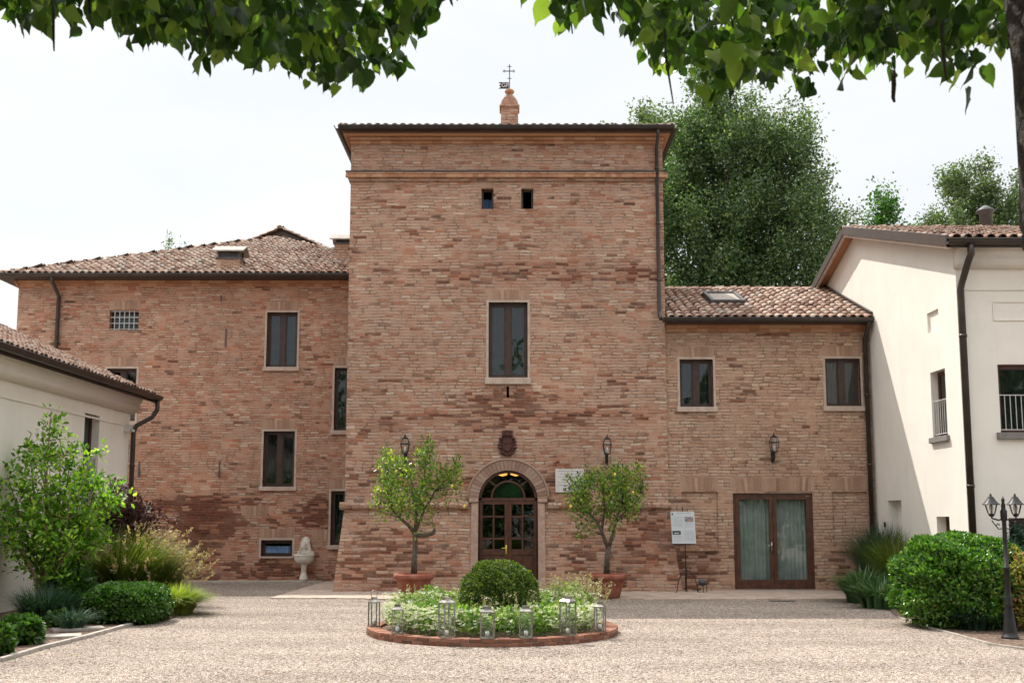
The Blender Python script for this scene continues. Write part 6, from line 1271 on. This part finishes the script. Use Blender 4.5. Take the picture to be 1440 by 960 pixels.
# ================================================================== GARDEN RIGHT
g = [gnd(1238, 846), gnd(1262, 868), gnd(1310, 884), gnd(1345, 893), gnd(1392, 906), gnd(1440, 913), gnd(1600, 930)]
poly_ = [(p.x, p.y, .02) for p in g]+[(SX+3, g[-1].y+.5, .02), (SX+5, NY-.02, .02), (SX-.02, NY-.02, .02), (SX-.02, 25.5, .02), (gnd(1238, 846).x, 25.5, .02)]
mb = MB(); mb.add(poly_, [tuple(range(len(poly_)))]); struct(mb.build('shrub_bed', M['mulch'], recalc=False))
mb = MB()
for i in range(1, len(g)-1):
    a, b = Vector(g[i]), Vector(g[i+1]); d = (b-a).normalized(); nrm = Vector((-d.y, d.x, 0)); mb.add([tuple(v+Vector((0, 0, z))) for z in (-.02, .03) for v in (a-nrm*.02, b-nrm*.02, b+nrm*.02, a+nrm*.02)], [(0, 1, 2, 3), (4, 5, 6, 7), (0, 1, 5, 4), (1, 2, 6, 5), (2, 3, 7, 6), (3, 0, 4, 7)])
tag(mb.build('bed_edging', M['kerb'], origin=tuple(g[2])), 'thin edging strip between gravel and the right shrub bed', 'edging')
p = gnd(1346, 888); rx = 90*p.y*1.012/1500; c = Vector((atY(1346, 860, p.y+.95).x, p.y+.95, 0)); rx *= c.y/p.y; zt = atY(1346, 752, c.y).z
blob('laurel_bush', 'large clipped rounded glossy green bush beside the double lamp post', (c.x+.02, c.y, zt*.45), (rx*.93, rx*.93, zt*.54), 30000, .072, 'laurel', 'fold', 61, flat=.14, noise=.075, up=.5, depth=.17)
for k, (px_, py, n_, L_, sd) in enumerate(((1222, 850, 900, 1.05, 71), (1245, 858, 700, .85, 72))):
    p = gnd(px_, py); tuft('agapanthus', ['strap-leaved clump arching over the paving edge by the right wing corner', 'strap-leaved clump touching the big rounded bush'][k], (p.x+.15, p.y+.6, 0), n_//2, L_*.85, 'strap', 1.15, sd, .45, 4.0, cat='plant')
p = gnd(1240, 845); tuft('tall_grass', 'tall soft grey-green grass against the shaded cream wall', (atY(1243, 830, p.y+1.8).x, p.y+1.8, 0), 2600, 1.75, 'grass_blue', .62, 73, .45, 1.1)
tuft('tall_grass', 'paler tall grass between the shaded cream wall and the rounded bush', (atY(1262, 830, p.y+.6).x, p.y+.6, 0), 1500, 1.55, 'grass_soft', .60, 75, .35, 1.0)
p = gnd(1352, 893); tuft('dark_grass', 'dark low grass tuft at the foot of the rounded bush near the lamp post', (atY(1372, 880, p.y+.8).x, p.y+.8, 0), 600, .55, 'grass_blue', 1.2, 74, .3, 1.4)
def small_shrub(name, label, px_, pyb, dyb, ts, mat, per, size, seed, **kw):
    p = gnd(px_, pyb); Y = p.y+dyb; stem_shrub(name, label, (atY(px_, pyb, Y).x, Y, 0), [tuple(atY(a, b, Y+c_)) for a, b, c_ in ts], mat, per, size, seed, **kw)
small_shrub('yellowing_shrub', 'thin shrub with yellowing and orange leaves left of the lamp post', 1392, 890, .5, ((1398, 822, 0), (1386, 828, .1), (1402, 840, 0), (1410, 832, .1), (1390, 858, 0), (1380, 868, -.1), (1406, 866, 0)), 'autumn', 7, .065, 81, sub=5, sg=.10, stemr=.008)
small_shrub('yellowing_shrub', 'fuller yellow-green shrub right of the lamp post at the picture edge', 1440, 893, .6, ((1432, 800, 0), (1441, 790, 0), (1450, 800, .1), (1428, 820, 0), (1437, 830, -.1), (1430, 845, 0), (1444, 850, 0), (1426, 862, .1), (1438, 868, -.1), (1455, 830, 0), (1448, 815, .2), (1460, 860, 0)), 'autumn', 12, .075, 82, sub=9, sg=.12, stemr=.010)
small_shrub('grey_leaved_shrub', 'bluish green shrub behind the lamp post in front of the ground floor window', 1440, 870, 1.6, ((1425, 765, 0), (1435, 755, .2), (1445, 748, 0), (1455, 760, .2), (1430, 785, 0), (1444, 780, .1), (1465, 770, 0), (1424, 800, .2)), 'grass_blue', 16, .09, 83, sub=10, sg=.17, stemr=.012)
# double-headed lamp post
p = gnd(1421, 899); LPx, LPy = p.x, p.y; lp = thing('lamp_post', 'black cast lamp post with two lantern heads at the right edge', 'lamp post', (LPx, LPy, 0)); zz = lambda py: atY(1416, py, LPy).z
mb = MB(); tilt = lambda z: 0.0
mb.lathe([(.13, .0), (.13, .05), (.115, .06), (.10, .12), (.065, .45), (.055, .50), (.07, .53), (.055, .56), (.06, .62), (.045, .66), (.042, zz(800)), (.055, zz(799)), (.055, zz(797)), (.036, zz(796)), (.032, zz(733)), (.045, zz(731)), (.05, zz(726)), (.05, zz(718)), (.035, zz(716)), (.03, zz(714)), (.035, zz(710)), (.02, zz(706)), (.028, zz(703)), (.004, zz(697))], (LPx, LPy, 0), 20); mb.build('post', M['iron'], lp, True)
hx = 14.7*LPy*1.0/1500
for sg in (-1, 1):
    X_ = LPx+sg*hx*1.15; mb = MB(); zb = zz(731)
    mb.tube([(LPx+sg*.03, LPy, zb+.02), (LPx+sg*hx*.5, LPy, zb+.0), (X_, LPy, zb+.03), (X_, LPy, zb+.08)], .013, 8)
    mb.tube([(LPx+sg*.04, LPy, zb-.13), (LPx+sg*.09, LPy, zb-.14), (LPx+sg*.13, LPy, zb-.09), (LPx+sg*.10, LPy, zb-.05), (LPx+sg*.07, LPy, zb-.08)], .009, 6); mb.tube([(LPx+sg*.12, LPy, zb-.10), (LPx+sg*.17, LPy, zb-.04), (X_, LPy, zb)], .008, 6)
    arm = mb.build('arm', M['iron'], lp, True)
    hd = MB(); z0, z1, z2 = zb+.08, zz(709), zz(697)
    hd.lathe([(.02, z0-.03), (.045, z0-.01), (.05, z0+.01), (.06, z0+.015), (.05, z0+.02)], (X_, LPy, 0), 6)
    for k in range(6):
        q = math.pi*k/3+.2; hd.tube([(X_+.052*math.cos(q), LPy+.052*math.sin(q), z0+.015), (X_+.095*math.cos(q), LPy+.095*math.sin(q), z1)], .007, 5)
    hd.lathe([(.128, z1-.006), (.130, z1+.004), (.10, z1+.03), (.07, z1+.07), (.05, z1+.10), (.045, z1+.115), (.015, z1+.13), (.02, z1+.145), (.004, z1+.175)], (X_, LPy, 0), 18)
    h_ = hd.build('lantern_head', M['iron'], lp)
    mb = MB(); vs = [(X_+r*math.cos(math.pi*k/3+.2), LPy+r*math.sin(math.pi*k/3+.2), z) for r, z in ((.049, z0+.018), (.092, z1-.002)) for k in range(6)]; mb.add(vs, [(k, (k+1) % 6, 6+(k+1) % 6, 6+k) for k in range(6)]); mb.build('glass', M['glass_clear'], h_)
    mb = MB(); mb.lathe([(.02, z0+.02), (.02, z0+.06), (.035, z0+.10), (.03, z0+.14), (.004, z0+.165)], (X_, LPy, 0), 10); mb.build('bulb', M['marble'], h_, True)

# a few fallen leaves on the gravel
nl = 420; P_ = np.stack([rng.uniform(-9, 8, nl), rng.uniform(12, 25, nl), np.full(nl, .012)], 1); k = np.hypot(P_[:, 0]-BC.x, P_[:, 1]-BC.y) > BR+.05; P_ = P_[k]; nl = len(P_)
tag(leaf_obj('fallen_leaves', [(P_, np.stack([rng.normal(size=nl), rng.normal(size=nl), rng.uniform(0, .25, nl)], 1), .045*rng.uniform(.5, 1.2, nl), 'fold', np.stack([rng.normal(0, .2, nl), rng.normal(0, .2, nl), np.ones(nl)], 1))], M['autumn'], None), 'a few yellow and orange fallen leaves on the gravel', 'leaves', kind='stuff')
